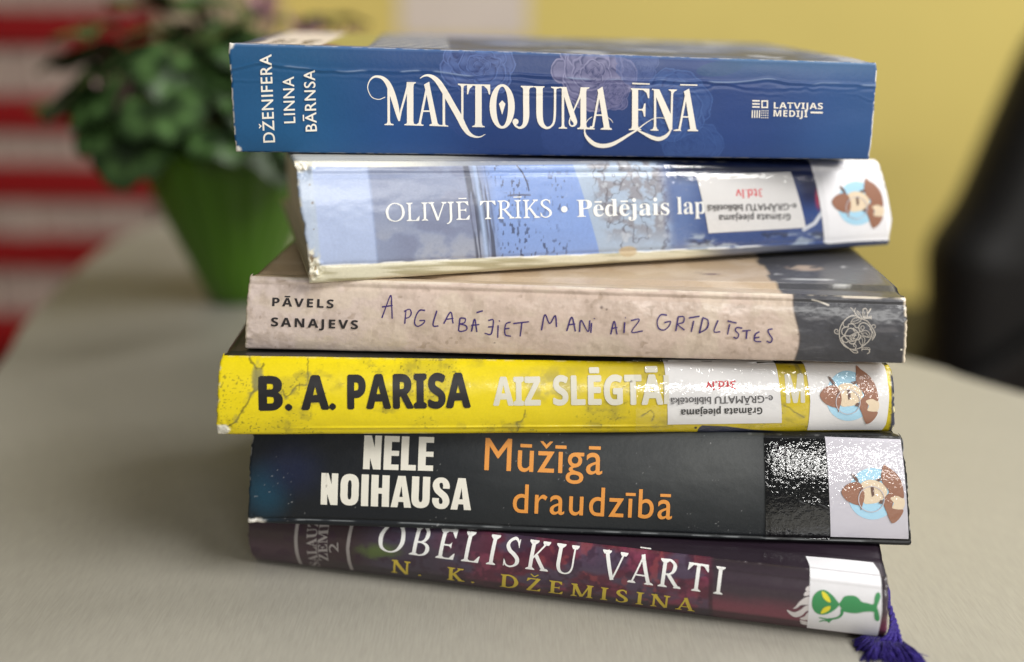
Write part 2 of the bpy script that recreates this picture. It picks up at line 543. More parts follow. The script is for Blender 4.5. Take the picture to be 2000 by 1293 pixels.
# ------------------------------------------------------------------ books
class Book:
    def __init__(self, name, label, O, yaw, loc, H, bulge, top_back, bot_back, drop, depth, seed, edge_r=0.12, disp=None, power=2.3, cat='book', wear=0.03, lean=0.0):
        self.lean = lean   # how far the spine leans back per unit of height
        self.O, self.yaw = np.array(O), math.radians(yaw)
        self.TL, self.TR, self.BR, self.BL = [np.array(p, float) for p in loc]
        self.H = np.array(H); self.Hi = np.linalg.inv(self.H)
        self.bulge, self.tb, self.bb, self.drop, self.depth = bulge, top_back, bot_back, drop, depth
        self.seed, self.r, self.disp, self.power, self.wear = seed, edge_r, disp, power, wear
        self.groove = {True: (0.0, .75), False: (0.0, .75)}
        self.root = tag(root(name, tuple(self.O * CM), self.yaw), label, cat, 'books in the stack')

    def art2sh(self, P):
        P = np.asarray(P, float)
        q = np.stack([P[..., 0], P[..., 1], np.ones(P.shape[:-1])], -1) @ self.H.T
        return q[..., 0] / q[..., 2], q[..., 1] / q[..., 2]

    def sh2art(self, s, h):
        q = np.stack([s, h, np.ones_like(s)], -1) @ self.Hi.T
        return q[..., 0] / q[..., 2], q[..., 1] / q[..., 2]

    def ends(self, u):
        return self.BR[1] * u, self.TL[1] + (self.TR[1] - self.TL[1]) * u

    def uv(self, s, h):
        v = np.full(np.shape(s), 0.5)
        L = self.BR[0]
        for _ in range(4):
            sl = self.TL[0] * v; sr = L + (self.TR[0] - L) * v
            u = (s - sl) / (sr - sl)
            hb, ht = self.ends(np.clip(u, 0, 1))
            v = np.clip((h - hb) / (ht - hb), -.3, 1.3)
        return u, v, hb, ht

    def out(self, s, h):
        u, v, hb, ht = self.uv(s, h)
        T = ht - hb
        vc = np.clip(v, 0, 1)
        b = self.bulge * (1 - np.abs(2 * vc - 1) ** self.power)
        e = np.minimum(np.minimum(vc, 1 - vc) * T, self.r)
        b = b - (self.r - np.sqrt(np.maximum(self.r ** 2 - (self.r - e) ** 2, 0)))
        ue = np.clip(np.minimum(u, 1 - u), 0, 1) * self.BR[0]
        re = 0.10
        e2 = np.minimum(ue, re)
        b = b - 0.6 * (re - np.sqrt(np.maximum(re ** 2 - (re - e2) ** 2, 0)))
        if self.disp is not None:
            x, y = self.sh2art(s, h)
            b = b + self.disp(x, y, vc, u)
        return b, v, hb, ht

    def surf(self, s, h, off=0.0):
        s = np.asarray(s, float); h = np.asarray(h, float)
        b, v, hb, ht = self.out(s, h)
        over = np.maximum(h - ht, 0) * 1.9
        under = np.maximum(hb - h, 0) * 1.9
        hc = np.clip(h, hb, ht)
        d = 0.02
        b1, *_ = self.out(s, np.minimum(h + d, ht)); b0, *_ = self.out(s, np.maximum(h - d, hb))
        slope = (b1 - b0) / (2 * d)
        nz = np.clip(-slope, -6, 6); nt = np.ones_like(nz)
        nz = np.where(h > ht, 20.0, np.where(h < hb, -20.0, nz))
        n = np.hypot(nz, nt); nz /= n; nt /= n
        t = -b + over + under - nt * off + self.lean * hc
        z = hc + nz * off
        z = np.where(h > ht, self.board_z(s, over, True) - self.board_g(s, over, True) + off, z)
        return np.stack([s, t, z], -1) * CM

    def board_z(self, s, t, top):
        u = np.clip(s / self.BR[0], 0, 1)
        hb, ht = self.ends(u)
        k = smooth(0.1, self.drop, t)
        if top:
            zb = self.tb[0] + (self.tb[1] - self.tb[0]) * u
            return ht + (zb - ht) * k
        zb = self.bb[0] + (self.bb[1] - self.bb[0]) * u
        return hb + (zb - hb) * k

    def board_g(self, S, T, top):
        g, pos = self.groove[top]
        return g * np.exp(-((T - pos) / 0.16) ** 2) + 0.012 * (fbm(S * 1.1, T * 1.1, self.seed + (5 if top else 9), 3) - .5) * smooth(0, .3, T)

    def spine(self, paint, m, nu=680, nv=120):
        v = np.linspace(0, 1, nv)
        v = 0.5 - 0.5 * np.cos(v * math.pi) * 0.35 - 0.5 * (1 - 2 * v) * 0.65
        u = np.linspace(0, 1, nu)
        U, V = np.meshgrid(u, v)
        L = self.BR[0]
        sl = self.TL[0] * V; sr = L + (self.TR[0] - L) * V
        S = sl + (sr - sl) * U
        hb, ht = self.ends(U)
        Hh = hb + (ht - hb) * V
        P = self.surf(S, Hh)
        wob = (fbm(V * 14 + 3, U * 0 + self.seed, self.seed, 3) - 0.5) * 2 * self.wear * CM
        edge = smooth(0.012, 0.0, U) - smooth(0.988, 1.0, U)
        P[..., 0] += wob * edge
        X, Y = self.sh2art(S, Hh)
        colr = paint(X, Y, U, V)
        # returns: the two ends turn back onto the page block
        Pl = P[:, :1].copy(); Pr = P[:, -1:].copy()
        Pl[..., 1] += 0.22 * CM; Pr[..., 1] += 0.22 * CM
        Pl[..., 0] += 0.02 * CM; Pr[..., 0] -= 0.02 * CM
        P = np.concatenate([Pl, P, Pr], 1)
        colr = np.concatenate([colr[:, :1], colr, colr[:, -1:]], 1)
        return mesh_obj('spine', P.reshape(-1, 3), grid_faces(nv, nu + 2), m, self.root, colr.reshape(-1, 3))

    def board(self, top, m, paint=None, thick=0.22, groove=0.09, ns=150, nt=70, inset=0.0, gpos=0.75):
        L = self.BR[0]
        s = np.linspace(0, 1, ns)
        tt = np.concatenate([[0.0, 0.02, 0.05], np.linspace(0.1, self.depth, nt - 3)])
        T, U = np.meshgrid(tt, s, indexing='ij')
        sl = (self.TL[0] if top else 0) + inset; sr = (self.TR[0] if top else L) - inset
        S = sl + (sr - sl) * U
        Z = self.board_z(S, T, top)
        self.groove[top] = (groove, gpos)
        g = self.board_g(S, T, top)
        rr = 0.05
        def rnd(e):
            e = np.minimum(e, rr); return rr - np.sqrt(np.maximum(rr * rr - (rr - e) ** 2, 0))
        g = g + rnd(self.depth - T) + rnd(S - sl) + rnd(sr - S)
        sg = 1 if top else -1
        hb, ht = self.ends(np.clip(S / L, 0, 1))
        sh = self.r + self.lean * (ht if top else hb)
        out = np.stack([S, T + sh, Z - sg * g], -1) * CM
        inn = np.stack([S, T + sh, Z - sg * thick], -1) * CM
        V = np.concatenate([out.reshape(-1, 3), inn.reshape(-1, 3)])
        n = out.shape[0] * out.shape[1]
        F = np.concatenate([grid_faces(nt, ns, 0, not top), grid_faces(nt, ns, n, top)])
        side = []
        idx = np.arange(n).reshape(nt, ns)
        for e in (idx[0], idx[-1], idx[:, 0], idx[:, -1]):
            side.append(np.stack([e[:-1], e[1:], e[1:] + n, e[:-1] + n], 1))
        F = np.concatenate([F] + side)
        c = None
        if paint is not None:
            co = paint(S, T, U).reshape(-1, 3)
            c = np.concatenate([co, co])
        return mesh_obj('cover_board', V, F, m, self.root, c)

    def pages(self, m, inset=0.3, t0=0.25, thick=0.22):
        L = self.BR[0]
        ns, nt, nz = 24, 8, 14
        s = np.linspace(inset + max(self.TL[0], 0), L - inset - max(0, L - self.TR[0]), ns)
        t = np.linspace(t0, self.depth - inset, nt)
        k = np.linspace(0, 1, nz)
        def pt(S, T, K):
            zb = self.board_z(S, T, False) + thick + .005; zt = self.board_z(S, T, True) - thick - .005
            bow = 0.12 * (1 - (2 * K - 1) ** 2) * (T > self.depth - inset - .01)
            return np.stack([S, T + self.r - bow + self.lean * (zb + (zt - zb) * K), zb + (zt - zb) * K], -1) * CM
        V, F, off = [], [], 0
        def sheet(S, T, K, flip=False):
            nonlocal off
            P = pt(S, T, K); V.append(P.reshape(-1, 3)); F.append(grid_faces(P.shape[0], P.shape[1], off, flip)); off += P.shape[0] * P.shape[1]
        K, S = np.meshgrid(k, s, indexing='ij')
        sheet(S, np.full_like(S, t[0]), K); sheet(S, np.full_like(S, t[-1]), K, True)
        K, T = np.meshgrid(k, t, indexing='ij')
        sheet(np.full_like(T, s[0]), T, K, True); sheet(np.full_like(T, s[-1]), T, K)
        T, S = np.meshgrid(t, s, indexing='ij')
        sheet(S, T, np.zeros_like(S), True); sheet(S, T, np.ones_like(S))
        return mesh_obj('page_block', np.concatenate(V), np.concatenate(F), m, self.root, shade=False)

    def decal(self, name, art, m, parent=None, off=0.006, colour=None, cut=0.12):
        """Lay flat artwork (print coordinates) onto the curved spine."""
        s, h = self.art2sh(np.array(art.v))
        bm = bmesh.new()
        vs = [bm.verts.new((a, b, k * 0.00035)) for a, b, k in zip(s, h, art.k)]
        for q in art.f:
            try: bm.faces.new([vs[i] for i in q])
            except ValueError: pass
        bmesh.ops.triangulate(bm, faces=[f for f in bm.faces if len(f.verts) > 4])
        y0, y1 = h.min(), h.max()
        x0, x1 = s.min(), s.max()
        _, vv, hb, ht = self.uv(s, h)
        cy = list(np.arange(y0 + .06, y1, cut))
        for lim in (ht.min(), ht.max(), hb.min(), hb.max()):
            cy += [q for q in lim + np.arange(-.24, .25, .03) if y0 < q < y1]
        cx = list(np.arange(x0 + .17, x1, .35))
        for lim in (0.0, self.BR[0], self.TL[0], self.TR[0]):
            cx += [q for q in lim + np.arange(-.2, .21, .04) if x0 < q < x1]
        for q in cy:
            bmesh.ops.bisect_plane(bm, geom=bm.verts[:] + bm.edges[:] + bm.faces[:], plane_co=(0, q, 0), plane_no=(0, 1, 0))
        for q in cx:
            bmesh.ops.bisect_plane(bm, geom=bm.verts[:] + bm.edges[:] + bm.faces[:], plane_co=(q, 0, 0), plane_no=(1, 0, 0))
        co = np.array([v.co for v in bm.verts])
        P = self.surf(co[:, 0], co[:, 1], off + co[:, 2])
        F = [[v.index for v in f.verts] for f in bm.faces]
        bm.verts.index_update()
        F = [[v.index for v in f.verts] for f in bm.faces]
        cols = None
        if colour is not None:
            X, Y = self.sh2art(co[:, 0], co[:, 1])
            cols = colour(X, Y)
        bm.free()
        # faces must look outward (towards -y)
        P0 = P[[f[0] for f in F]]; P1 = P[[f[1] for f in F]]; P2 = P[[f[2] for f in F]]
        ny = np.cross(P1 - P0, P2 - P0)[:, 1]
        F = [f if y < 0 else f[::-1] for f, y in zip(F, ny)]
        return mesh_obj(name, P, F, m, parent or self.root, cols)


PAPER = mat('page_paper', rgb(222, 212, 188), 0.8, mottle=0.10, mottle_scale=60, stretch=(1, 1, 60))
CREAM = flat('cream_ink', 243, 236, 224, 0.45)
WHITE = flat('white_ink', 240, 240, 238, 0.45)
BLACK = flat('black_ink', 24, 22, 24, 0.42)
ORANGE = flat('orange_ink', 226, 150, 66, 0.45)
GREYINK = flat('grey_ink', 88, 86, 88, 0.5)
REDINK = flat('red_ink', 198, 58, 66, 0.5)
GOLD = flat('gold_ink', 205, 182, 70, 0.42)
PEN = flat('violet_pen_ink', 62, 44, 112, 0.35)
EMBOSS = flat('pale_foil', 196, 188, 178, 0.4)
GREEN = flat('green_ink', 66, 148, 92, 0.5)
YELLOWINK = flat('yellow_ink', 236, 224, 60, 0.5)
STICKER = mat('sticker_paper', rgb(222, 220, 220), 0.5, coat=0.5, coat_rough=0.07, coat_bump=1.0, coat_bump_scale=800, bump_dist=.00018, bump_detail=1.0, mottle=0.015, mottle_scale=500)
MATT_STICKER = mat('matt_sticker_paper', rgb(232, 231, 235), 0.42, bump=0.04, bump_scale=900, mottle=0.02, mottle_scale=400)


def film_material():
    """Clear sticky film: see-through, with a rippled shine."""
    m = bpy.data.materials.new('clear_film')
    m.use_nodes = True
    N, L = m.node_tree.nodes, m.node_tree.links
    N.remove(N['Principled BSDF'])
    tr, gl, mx = N.new('ShaderNodeBsdfTransparent'), N.new('ShaderNodeBsdfGlossy'), N.new('ShaderNodeMixShader')
    tr.inputs[0].default_value = (1, 1, 1, 1)
    mx.inputs[0].default_value = .07
    gl.inputs['Roughness'].default_value = .07
    tc, n, b = N.new('ShaderNodeTexCoord'), N.new('ShaderNodeTexNoise'), N.new('ShaderNodeBump')
    n.inputs['Scale'].default_value = 420; n.inputs['Detail'].default_value = 2.5
    b.inputs['Strength'].default_value = 1.0; b.inputs['Distance'].default_value = .00030
    L.new(tc.outputs['Object'], n.inputs['Vector']); L.new(n.outputs['Fac'], b.inputs['Height'])
    L.new(b.outputs[0], gl.inputs['Normal'])
    L.new(tr.outputs[0], mx.inputs[1]); L.new(gl.outputs[0], mx.inputs[2])
    L.new(mx.outputs[0], N['Material Output'].inputs[0])
    return m


FILM = film_material()


def worn(c, U, V, X, Y, amount, tone, seed, wid=0.006):
    """Rubbed paper along the edges of a spine."""
    n = fbm(X * .09, Y * .09, seed, 4)
    k1 = smooth(1.0, 0.2, np.minimum(U, 1 - U) / wid) * smooth(0.60 - amount, 0.78 - amount, n)
    k2 = smooth(1.0, 0.3, np.minimum(V, 1 - V) / .012) * smooth(0.55 - amount, 0.9 - amount, n) * .35
    return mixc(c, lin(tone), np.maximum(k1, k2))


# ---- 1: blue paperback on top ------------------------------------
CREASE = [(430, 137), (446, 136), (519, 124.5), (578, 129), (677, 136), (806, 139), (915, 144), (1080, 150), (1217, 155), (1445, 157), (1707, 164), (1730, 165)]
CREASE2 = [(430, 152), (500, 157), (600, 152), (690, 150), (780, 158), (900, 163), (1000, 158), (1100, 161), (1250, 163), (1400, 165), (1560, 170), (1730, 172)]


def _py(pts, x):
    return np.interp(x, [p[0] for p in pts], [p[1] for p in pts])


def disp1(x, y, v, u):
    j = (fbm(x * .012, x * 0 + 3, 21, 3) - .5) * 14
    d1 = y - (_py(CREASE, x) + j)
    a1 = 0.35 + 0.65 * vnoise(x * .021, x * 0, 5)
    d2 = y - (_py(CREASE2, x) + (fbm(x * .017, x * 0 + 8, 22, 3) - .5) * 18)
    a2 = 0.7 * vnoise(x * .016, x * 0 + 5, 6) ** 1.5
    r = 0.020 * a1 * np.exp(-(d1 / 3.0) ** 2) - 0.013 * a1 * np.exp(-((d1 - 6.5) / 3.5) ** 2)
    r += 0.016 * a2 * np.exp(-(d2 / 2.6) ** 2) - 0.009 * a2 * np.exp(-((d2 - 5.5) / 3.0) ** 2)
    d3 = y - (_py(CREASE2, x) + 16 + (fbm(x * .02, x * 0 + 2, 29, 3) - .5) * 22)
    a3 = np.clip(vnoise(x * .012, x * 0 + 9, 8) - .5, 0, 1)
    r += 0.02 * a3 * (np.exp(-(d3 / 2.2) ** 2) - .6 * np.exp(-((d3 - 5) / 2.6) ** 2))
    r += 0.05 * (fbm(x * .006, y * .012, 31, 2) - .5)
    # a slight dish below the crease, the lip of the front cover above
    r += 0.03 * smooth(150, 60, y)
    return r


def petals(c, X, Y, cx, cy, R, tone_hi, tone_lo, seed, n=26, alpha=0.8, squash=0.9):
    """A printed rose: a scalloped patch of petals with dark folds."""
    rnd = random.Random(seed)
    wx = X + (fbm(X * .03, Y * .03, seed, 3) - .5) * R * .30
    wy = Y + (fbm(X * .03 + 9, Y * .03, seed + 3, 3) - .5) * R * .30
    pc = np.zeros(X.shape + (3,)); m = np.zeros(X.shape)
    for d0, r0, k in ((.66, .40, 8), (.48, .36, 7), (.30, .30, 5), (.16, .22, 4), (.05, .14, 2)):
        a0 = rnd.uniform(0, 6.28)
        for q in range(k):
            a = a0 + 6.283 * q / k + rnd.uniform(-.25, .25)
            d, r = R * d0 * rnd.uniform(.9, 1.1), R * r0 * rnd.uniform(.85, 1.15)
            px, py = cx + d * math.cos(a), cy + d * math.sin(a) * squash
            ux, uy = (wx - px) / r, (wy - py) / (r * squash)
            o = ux * math.cos(a) + uy * math.sin(a)
            t = -ux * math.sin(a) + uy * math.cos(a)
            rr_ = np.hypot(o * 1.15, t * .9)
            k1 = smooth(1.02, .97, rr_)
            g = .10 + .60 * smooth(-1, .8, o) + .12 * np.sin(5 * t + 2 * o + q) + .22 * (fbm(wx * .07, wy * .07, seed + q, 3) - .5)
            g = g + .30 * smooth(.84, .97, rr_) * (o > -.1) - .35 * smooth(.70, .82, rr_) * smooth(.92, .86, rr_) * (o > 0)
            col = mixc(np.broadcast_to(lin(tone_lo), X.shape + (3,)), lin(tone_hi), np.clip(g, 0, 1))
            pc = pc * (1 - k1[..., None]) + col * k1[..., None]
            m = np.maximum(m, k1)
    m = m * alpha
    return c * (1 - m[..., None]) + pc * m[..., None]


def paint1(X, Y, U, V):
    c = np.broadcast_to(lin((36, 86, 130)), X.shape + (3,)).copy()
    c = mixc(c, lin((38, 74, 128)), smooth(560, 800, X))
    c = mixc(c, lin((38, 62, 116)), smooth(760, 980, X))
    c = mixc(c, lin((44, 68, 124)), smooth(1200, 1450, X))
    c = mixc(c, lin((52, 86, 138)), smooth(1430, 1700, X))
    c = mixc(c, lin((40, 92, 128)), smooth(170, 100, Y) * smooth(1380, 1450, X) * .75)
    c = c * (0.93 + 0.14 * fbm(X * .01, Y * .012, 3, 4))[..., None]
    # painted roses
    c = petals(c, X, Y, 935, 128, 72, (92, 116, 176), (28, 44, 100), 11, 22, .75)
    c = petals(c, X, Y, 905, 215, 60, (62, 84, 142), (38, 58, 112), 12, 14, .35)
    c = petals(c, X, Y, 1158, 138, 78, (134, 132, 168), (34, 42, 94), 13, 30, .95, .95)
    c = petals(c, X, Y, 1198, 186, 34, (118, 118, 158), (38, 48, 100), 14, 14, .8, .9)
    c = petals(c, X, Y, 1245, 130, 44, (86, 104, 158), (44, 66, 124), 15, 10, .6)
    c = petals(c, X, Y, 1310, 205, 78, (74, 106, 166), (32, 56, 116), 16, 22, .6)
    c = petals(c, X, Y, 1350, 280, 60, (74, 106, 166), (46, 72, 132), 17, 16, .38)
    c = petals(c, X, Y, 1100, 272, 44, (58, 82, 142), (44, 66, 124), 18, 10, .35)
    leaf = np.hypot((X - 1405) / 46, (Y - 134 + (X - 1405) * .12) / 15)
    c = mixc(c, lin((42, 78, 118)), smooth(1.05, .9, leaf) * .7)
    # rubbed crest of the creases
    j = (fbm(X * .012, X * 0 + 3, 21, 3) - .5) * 14
    d1 = np.abs(Y - (_py(CREASE, X) + j))
    c = mixc(c, lin((150, 170, 200)), np.exp(-(d1 / 1.6) ** 2) * smooth(.35, .7, vnoise(X * .03, Y * .1, 41)) * .55)
    c = mixc(c, lin((120, 150, 190)), smooth(.965, .99, V) * .30)
    c = worn(c, U, V, X, Y, .22, (226, 222, 214), 4, .004)
    corner = np.minimum(np.hypot(X - 448, Y - 86), np.hypot(X - 461, Y - 295))
    c = mixc(c, lin((232, 228, 220)), smooth(13, 4, corner + (fbm(X * .1, Y * .1, 9, 3) - .5) * 14))
    return c


def paint1_top(S, T, U):
    c = np.broadcast_to(lin((44, 74, 124)), S.shape + (3,)).copy()
    n = fbm(S * .45, T * .55, 61, 4)
    c = mixc(c, lin((96, 116, 164)), smooth(.45, .7, n) * .8)
    c = mixc(c, lin((26, 36, 66)), smooth(.5, .3, n) * .7)
    c = mixc(c, lin((168, 176, 198)), smooth(.6, .72, fbm(S * .8, T * .7, 63, 4)) * smooth(.35, .6, U) * .8)
    lab = (S > .45) & (S < 2.6) & (T > .5)
    c = np.where(lab[..., None], lin((226, 214, 208)), c)
    ink = lab & (np.abs((S - .8) % .9 - .4) < .28) & (np.abs(T - 3.1) < 1.6) & (vnoise(S * 9, T * 3, 65) > .42)
    c = np.where(ink[..., None], lin((60, 44, 52)), c)
    lab2 = (S > 2.6) & (S < 4.2) & (T > .9)
    c = np.where(lab2[..., None], mixc(np.broadcast_to(lin((158, 150, 86)), S.shape + (3,)), lin((108, 40, 92)), smooth(3.4, 2.8, S) * smooth(3.2, 1.4, T)), c)
    wl = (S > 4.3) & (S < 6.8) & (T > .8)
    c = np.where(wl[..., None], lin((92, 106, 140)), c)
    wt = wl & (np.abs((S - .3 * T) % .62 - .3) < .06)
    c = np.where(wt[..., None], lin((196, 198, 202)), c)
    c = mixc(c, lin((205, 214, 228)), smooth(.12, .0, T) * smooth(.3, .6, vnoise(S * 2, T * 0, 68)) * .8)
    return c


M1 = mat('blue_cover_print', printed=True, rough=0.34, spec=0.28, mottle=0.05, mottle_scale=1500, bump=0.05, bump_scale=700, rough_var=0.06)
b1 = Book('paperback_book', 'thick blue book with a white swash-lettered title, topmost of the stack', (-8.752, 34.188, 13.652), 4.126,
          [(-0.04, 3.309), (20.478, 2.818), (20.477, -0.257), (0, 0)],
          [[0.01513797, -0.0008117246, -6.709567], [-6.579987e-06, -0.01515875, 4.515047], [-3.062616e-05, -0.0001006165, 1.0]],
          0.10, (3.25, 2.87), (-0.02, -0.25), 2.0, 12.6, 1, edge_r=0.06, lean=0.071, disp=disp1, power=4)
b1.spine(paint1, M1, 960, 170)
b1.board(True, M1, paint1_top, thick=0.05, groove=0.0)
b1.board(False, M1, lambda S, T, U: np.broadcast_to(lin((40, 66, 116)), S.shape + (3,)), thick=0.05, groove=0.0)
b1.pages(PAPER, inset=0.02, t0=0.1, thick=0.05)


def zA(p):  # tracing units of the title, left half
    return (700 + p[0] / 5.389, 80 + p[1] / 5.389)


def zB(p):  # tracing units of the title, right half
    return (1030 + p[0] / 5.389, 80 + p[1] / 5.389)


T1 = Art(); a = Art()
a.ribbon([(282, 590, 8), (215, 614, 8), (140, 588, 8), (99, 500, 9), (115, 425, 12), (160, 380, 20), (215, 376, 26), (265, 396, 38), (310, 446, 52), (350, 535, 60), (392, 670, 56), (415, 770, 40), (428, 842, 14)])
a.ribbon([(432, 842, 10), (448, 735, 20), (508, 520, 24), (520, 470, 24)], curve=False)
a.ribbon([(318, 450, 26), (320, 880, 27)], curve=False)
a.poly([(275, 874), (300, 868), (306, 846), (334, 846), (342, 868), (370, 874), (370, 886), (275, 884)])
a.ribbon([(545, 434, 68), (545, 886, 68)], curve=False)
a.poly([(508, 431), (605, 433), (603, 443), (585, 452), (580, 480), (505, 500)])
a.poly([(484, 876), (508, 868), (514, 840), (578, 840), (586, 872), (612, 876), (685, 880), (684, 892), (484, 886)])
a.ribbon([(722, 486, 24), (645, 868, 24)], curve=False)
a.poly([(690, 458), (745, 428), (762, 520), (838, 886), (778, 886), (716, 556)])
a.poly([(664, 730), (754, 730), (754, 746), (664, 746)])
a.poly([(612, 876), (632, 862), (660, 862), (664, 876), (686, 882), (684, 892), (612, 890)])
a.poly([(748, 880), (775, 868), (836, 866), (850, 882), (882, 884), (892, 868), (914, 868), (918, 884), (946, 890), (946, 900), (748, 892)])
a.ribbon([(648, 393, 7), (690, 368, 16), (735, 362, 26), (790, 384, 42), (845, 436, 56), (915, 545, 62), (1000, 695, 62), (1066, 810, 64), (1108, 896, 58), (1158, 968, 44), (1216, 1003, 24), (1280, 1008, 13), (1336, 980, 5)])
a.ribbon([(899, 500, 26), (899, 880, 26)], curve=False)
a.ribbon([(1093, 460, 24), (1094, 860, 22)], curve=False)
a.poly([(1046, 448), (1145, 452), (1143, 462), (1112, 472), (1106, 490), (1082, 490), (1074, 470), (1048, 460)])
a.ribbon([(1263, 460, 68), (1263, 902, 68)], curve=False)
a.poly([(1143, 452), (1386, 458), (1386, 474), (1143, 468)])
a.poly([(1143, 460), (1142, 560), (1154, 560), (1172, 500), (1205, 472)])
a.poly([(1386, 466), (1386, 562), (1374, 562), (1354, 504), (1320, 474)])
a.poly([(1197, 894), (1222, 886), (1230, 858), (1297, 858), (1304, 888), (1328, 896), (1328, 906), (1197, 904)])
a.ring(1512, 687, 132, 234, 62, 208)
a.poly([(1512, 622), (1546, 660), (1512, 776), (1478, 660)])
a.ribbon([(1764, 480, 64), (1764, 640, 64), (1764, 800, 62), (1746, 878, 44), (1700, 912, 24), (1655, 892, 20), (1636, 862, 24)])
a.ellipse(1652, 848, 32, 32)
a.poly([(1708, 470), (1842, 474), (1842, 484), (1806, 492), (1796, 512), (1732, 512), (1726, 490), (1708, 482)])
T1.add(a, zA)
a = Art()
a.ribbon([(126, 480, 68), (126, 640, 68), (128, 790, 66), (146, 866, 54), (190, 910, 30), (235, 906, 22), (274, 862, 22), (287, 780, 24), (290, 640, 24), (290, 490, 24)])
a.poly([(66, 474), (180, 474), (180, 484), (164, 492), (158, 512), (94, 512), (88, 492), (66, 484)])
a.poly([(248, 480), (336, 484), (336, 496), (308, 502), (300, 520), (280, 520), (274, 500), (248, 490)])
a.ribbon([(373, 500, 25), (373, 915, 26)], curve=False)
a.poly([(328, 912), (352, 904), (360, 884), (386, 884), (394, 904), (416, 912), (416, 922), (328, 920)])
a.poly([(336, 482), (410, 484), (430, 560), (518, 830), (462, 838), (372, 540), (360, 500), (336, 492)])
a.ribbon([(490, 826, 56), (502, 858, 40), (492, 886, 22), (466, 894, 15), (446, 878, 14), (441, 845, 13), (454, 800, 13), (490, 722, 16), (540, 610, 20), (578, 505, 22)])
a.ribbon([(588, 490, 60), (588, 924, 62)], curve=False)
a.poly([(560, 486), (650, 488), (650, 498), (626, 506), (618, 530), (548, 560)])
a.poly([(524, 916), (550, 908), (558, 880), (618, 880), (626, 908), (650, 912), (662, 896), (690, 896), (692, 914), (708, 920), (706, 930), (524, 926)])
a.ribbon([(756, 540, 22), (690, 905, 22)], curve=False)
a.poly([(735, 512), (790, 480), (806, 570), (868, 926), (806, 926), (752, 590)])
a.poly([(706, 772), (800, 772), (800, 787), (706, 787)])
a.poly([(770, 922), (800, 908), (862, 908), (888, 924), (888, 934), (770, 932)])
a.ribbon([(602, 900, 8), (606, 975, 20), (645, 1036, 38), (710, 1086, 44), (790, 1104, 44), (880, 1090, 42), (970, 1046, 34), (1060, 990, 26), (1150, 936, 16), (1230, 872, 10), (1320, 818, 7), (1400, 806, 6), (1455, 818, 5)])
a.ribbon([(1160, 940, 12), (1230, 975, 28), (1310, 1014, 40), (1380, 1030, 42), (1440, 1010, 38), (1482, 972, 26), (1508, 925, 14)])
a.ribbon([(604, 880, 6), (640, 826, 7), (680, 797, 7)])
a.ribbon([(838, 800, 7), (880, 830, 6), (898, 862, 4)])
a.ribbon([(1132, 505, 64), (1130, 935, 64)], curve=False)
a.poly([(1086, 497), (1282, 503), (1282, 517), (1164, 514), (1164, 530), (1100, 530), (1098, 512), (1086, 508)])
a.poly([(1282, 508), (1280, 602), (1268, 602), (1252, 546), (1216, 516)])
a.poly([(1160, 714), (1240, 714), (1240, 730), (1160, 730)])
a.poly([(1242, 656), (1238, 796), (1226, 796), (1212, 740), (1192, 722), (1214, 704), (1228, 656)])
a.poly([(1066, 926), (1090, 920), (1098, 890), (1164, 890), (1170, 918), (1196, 928), (1196, 938), (1066, 936)])
a.ribbon([(1192, 438 + 8, 18), (1192.1, 446, 18)], curve=False)
a.poly([(1101, 437), (1286, 442), (1286, 459), (1101, 454)])
a.ribbon([(1342, 530, 24), (1340, 938, 24)], curve=False)
a.poly([(1292, 932), (1316, 924), (1324, 902), (1356, 902), (1364, 926), (1376, 934), (1376, 943), (1292, 941)])
a.poly([(1308, 503), (1386, 508), (1520, 800), (1522, 930), (1490, 935), (1342, 560), (1326, 516), (1308, 514)])
a.ribbon([(1522, 515, 22), (1510, 930, 20)], curve=False)
a.poly([(1486, 508), (1572, 510), (1570, 520), (1546, 530), (1536, 550), (1514, 550), (1506, 526), (1486, 518)])
a.ribbon([(1668, 560, 22), (1596, 930, 22)], curve=False)
a.poly([(1644, 530), (1700, 500), (1716, 590), (1776, 942), (1712, 942), (1662, 610)])
a.poly([(1614, 790), (1706, 790), (1706, 805), (1614, 805)])
a.poly([(1532, 936), (1566, 926), (1606, 924), (1616, 944), (1532, 944)])
a.poly([(1680, 936), (1708, 924), (1770, 922), (1792, 938), (1792, 947), (1680, 946)])
a.poly([(1606, 452), (1786, 456), (1786, 473), (1606, 468)])
T1.add(a, zB)
b1.decal('title_lettering', T1, CREAM)
A1 = Art()
text(A1, 'DŽENIFERA', (537, 278), (530, 106), 22.5, 'sans', 0.012, 0.05)
text(A1, 'LINNA', (577, 240), (574, 149), 21.5, 'sans', 0.012, 0.05)
text(A1, 'BĀRNSA', (619, 256), (615, 136), 21.5, 'sans', 0.012, 0.05)
b1.decal('author_lettering', A1, CREAM)
P1 = Art()
text(P1, 'LATVIJAS', (1510.5, 211.5), (1606, 213), 12, 'bold', 0.0, 0.03)
text(P1, 'MEDIJI', (1510, 227), (1576, 228.5), 12.5, 'bold', 0.0, 0.03)
P1.poly([(1582, 217.5), (1606, 218), (1606, 221.5), (1582, 221)])
for y in (196.5, 202.5, 208.5): P1.ribbon([(1468.5, y), (1483, y + .3)], 2.8, curve=False)
P1.seg([(1486.5, 197), (1499, 197)], 2.6); P1.seg([(1486.5, 209.5), (1499, 209.5)], 2.6)
P1.seg([(1487.5, 196), (1487.5, 211)], 2.6); P1.seg([(1498, 196), (1498, 211)], 2.6)
for i in range(4): P1.ribbon([(1468.8 + i * 4.7, 215), (1468.2 + i * 4.7, 230)], 2.2, curve=False)
for i in range(4):
    for k in range(4): P1.ellipse(1487 + i * 3.9, 216 + k * 4.5, 1.15, 1.25, n=8)
b1.decal('publisher_emblem', P1, CREAM)

# ---- 2: pale blue battered hardback ------------------------------


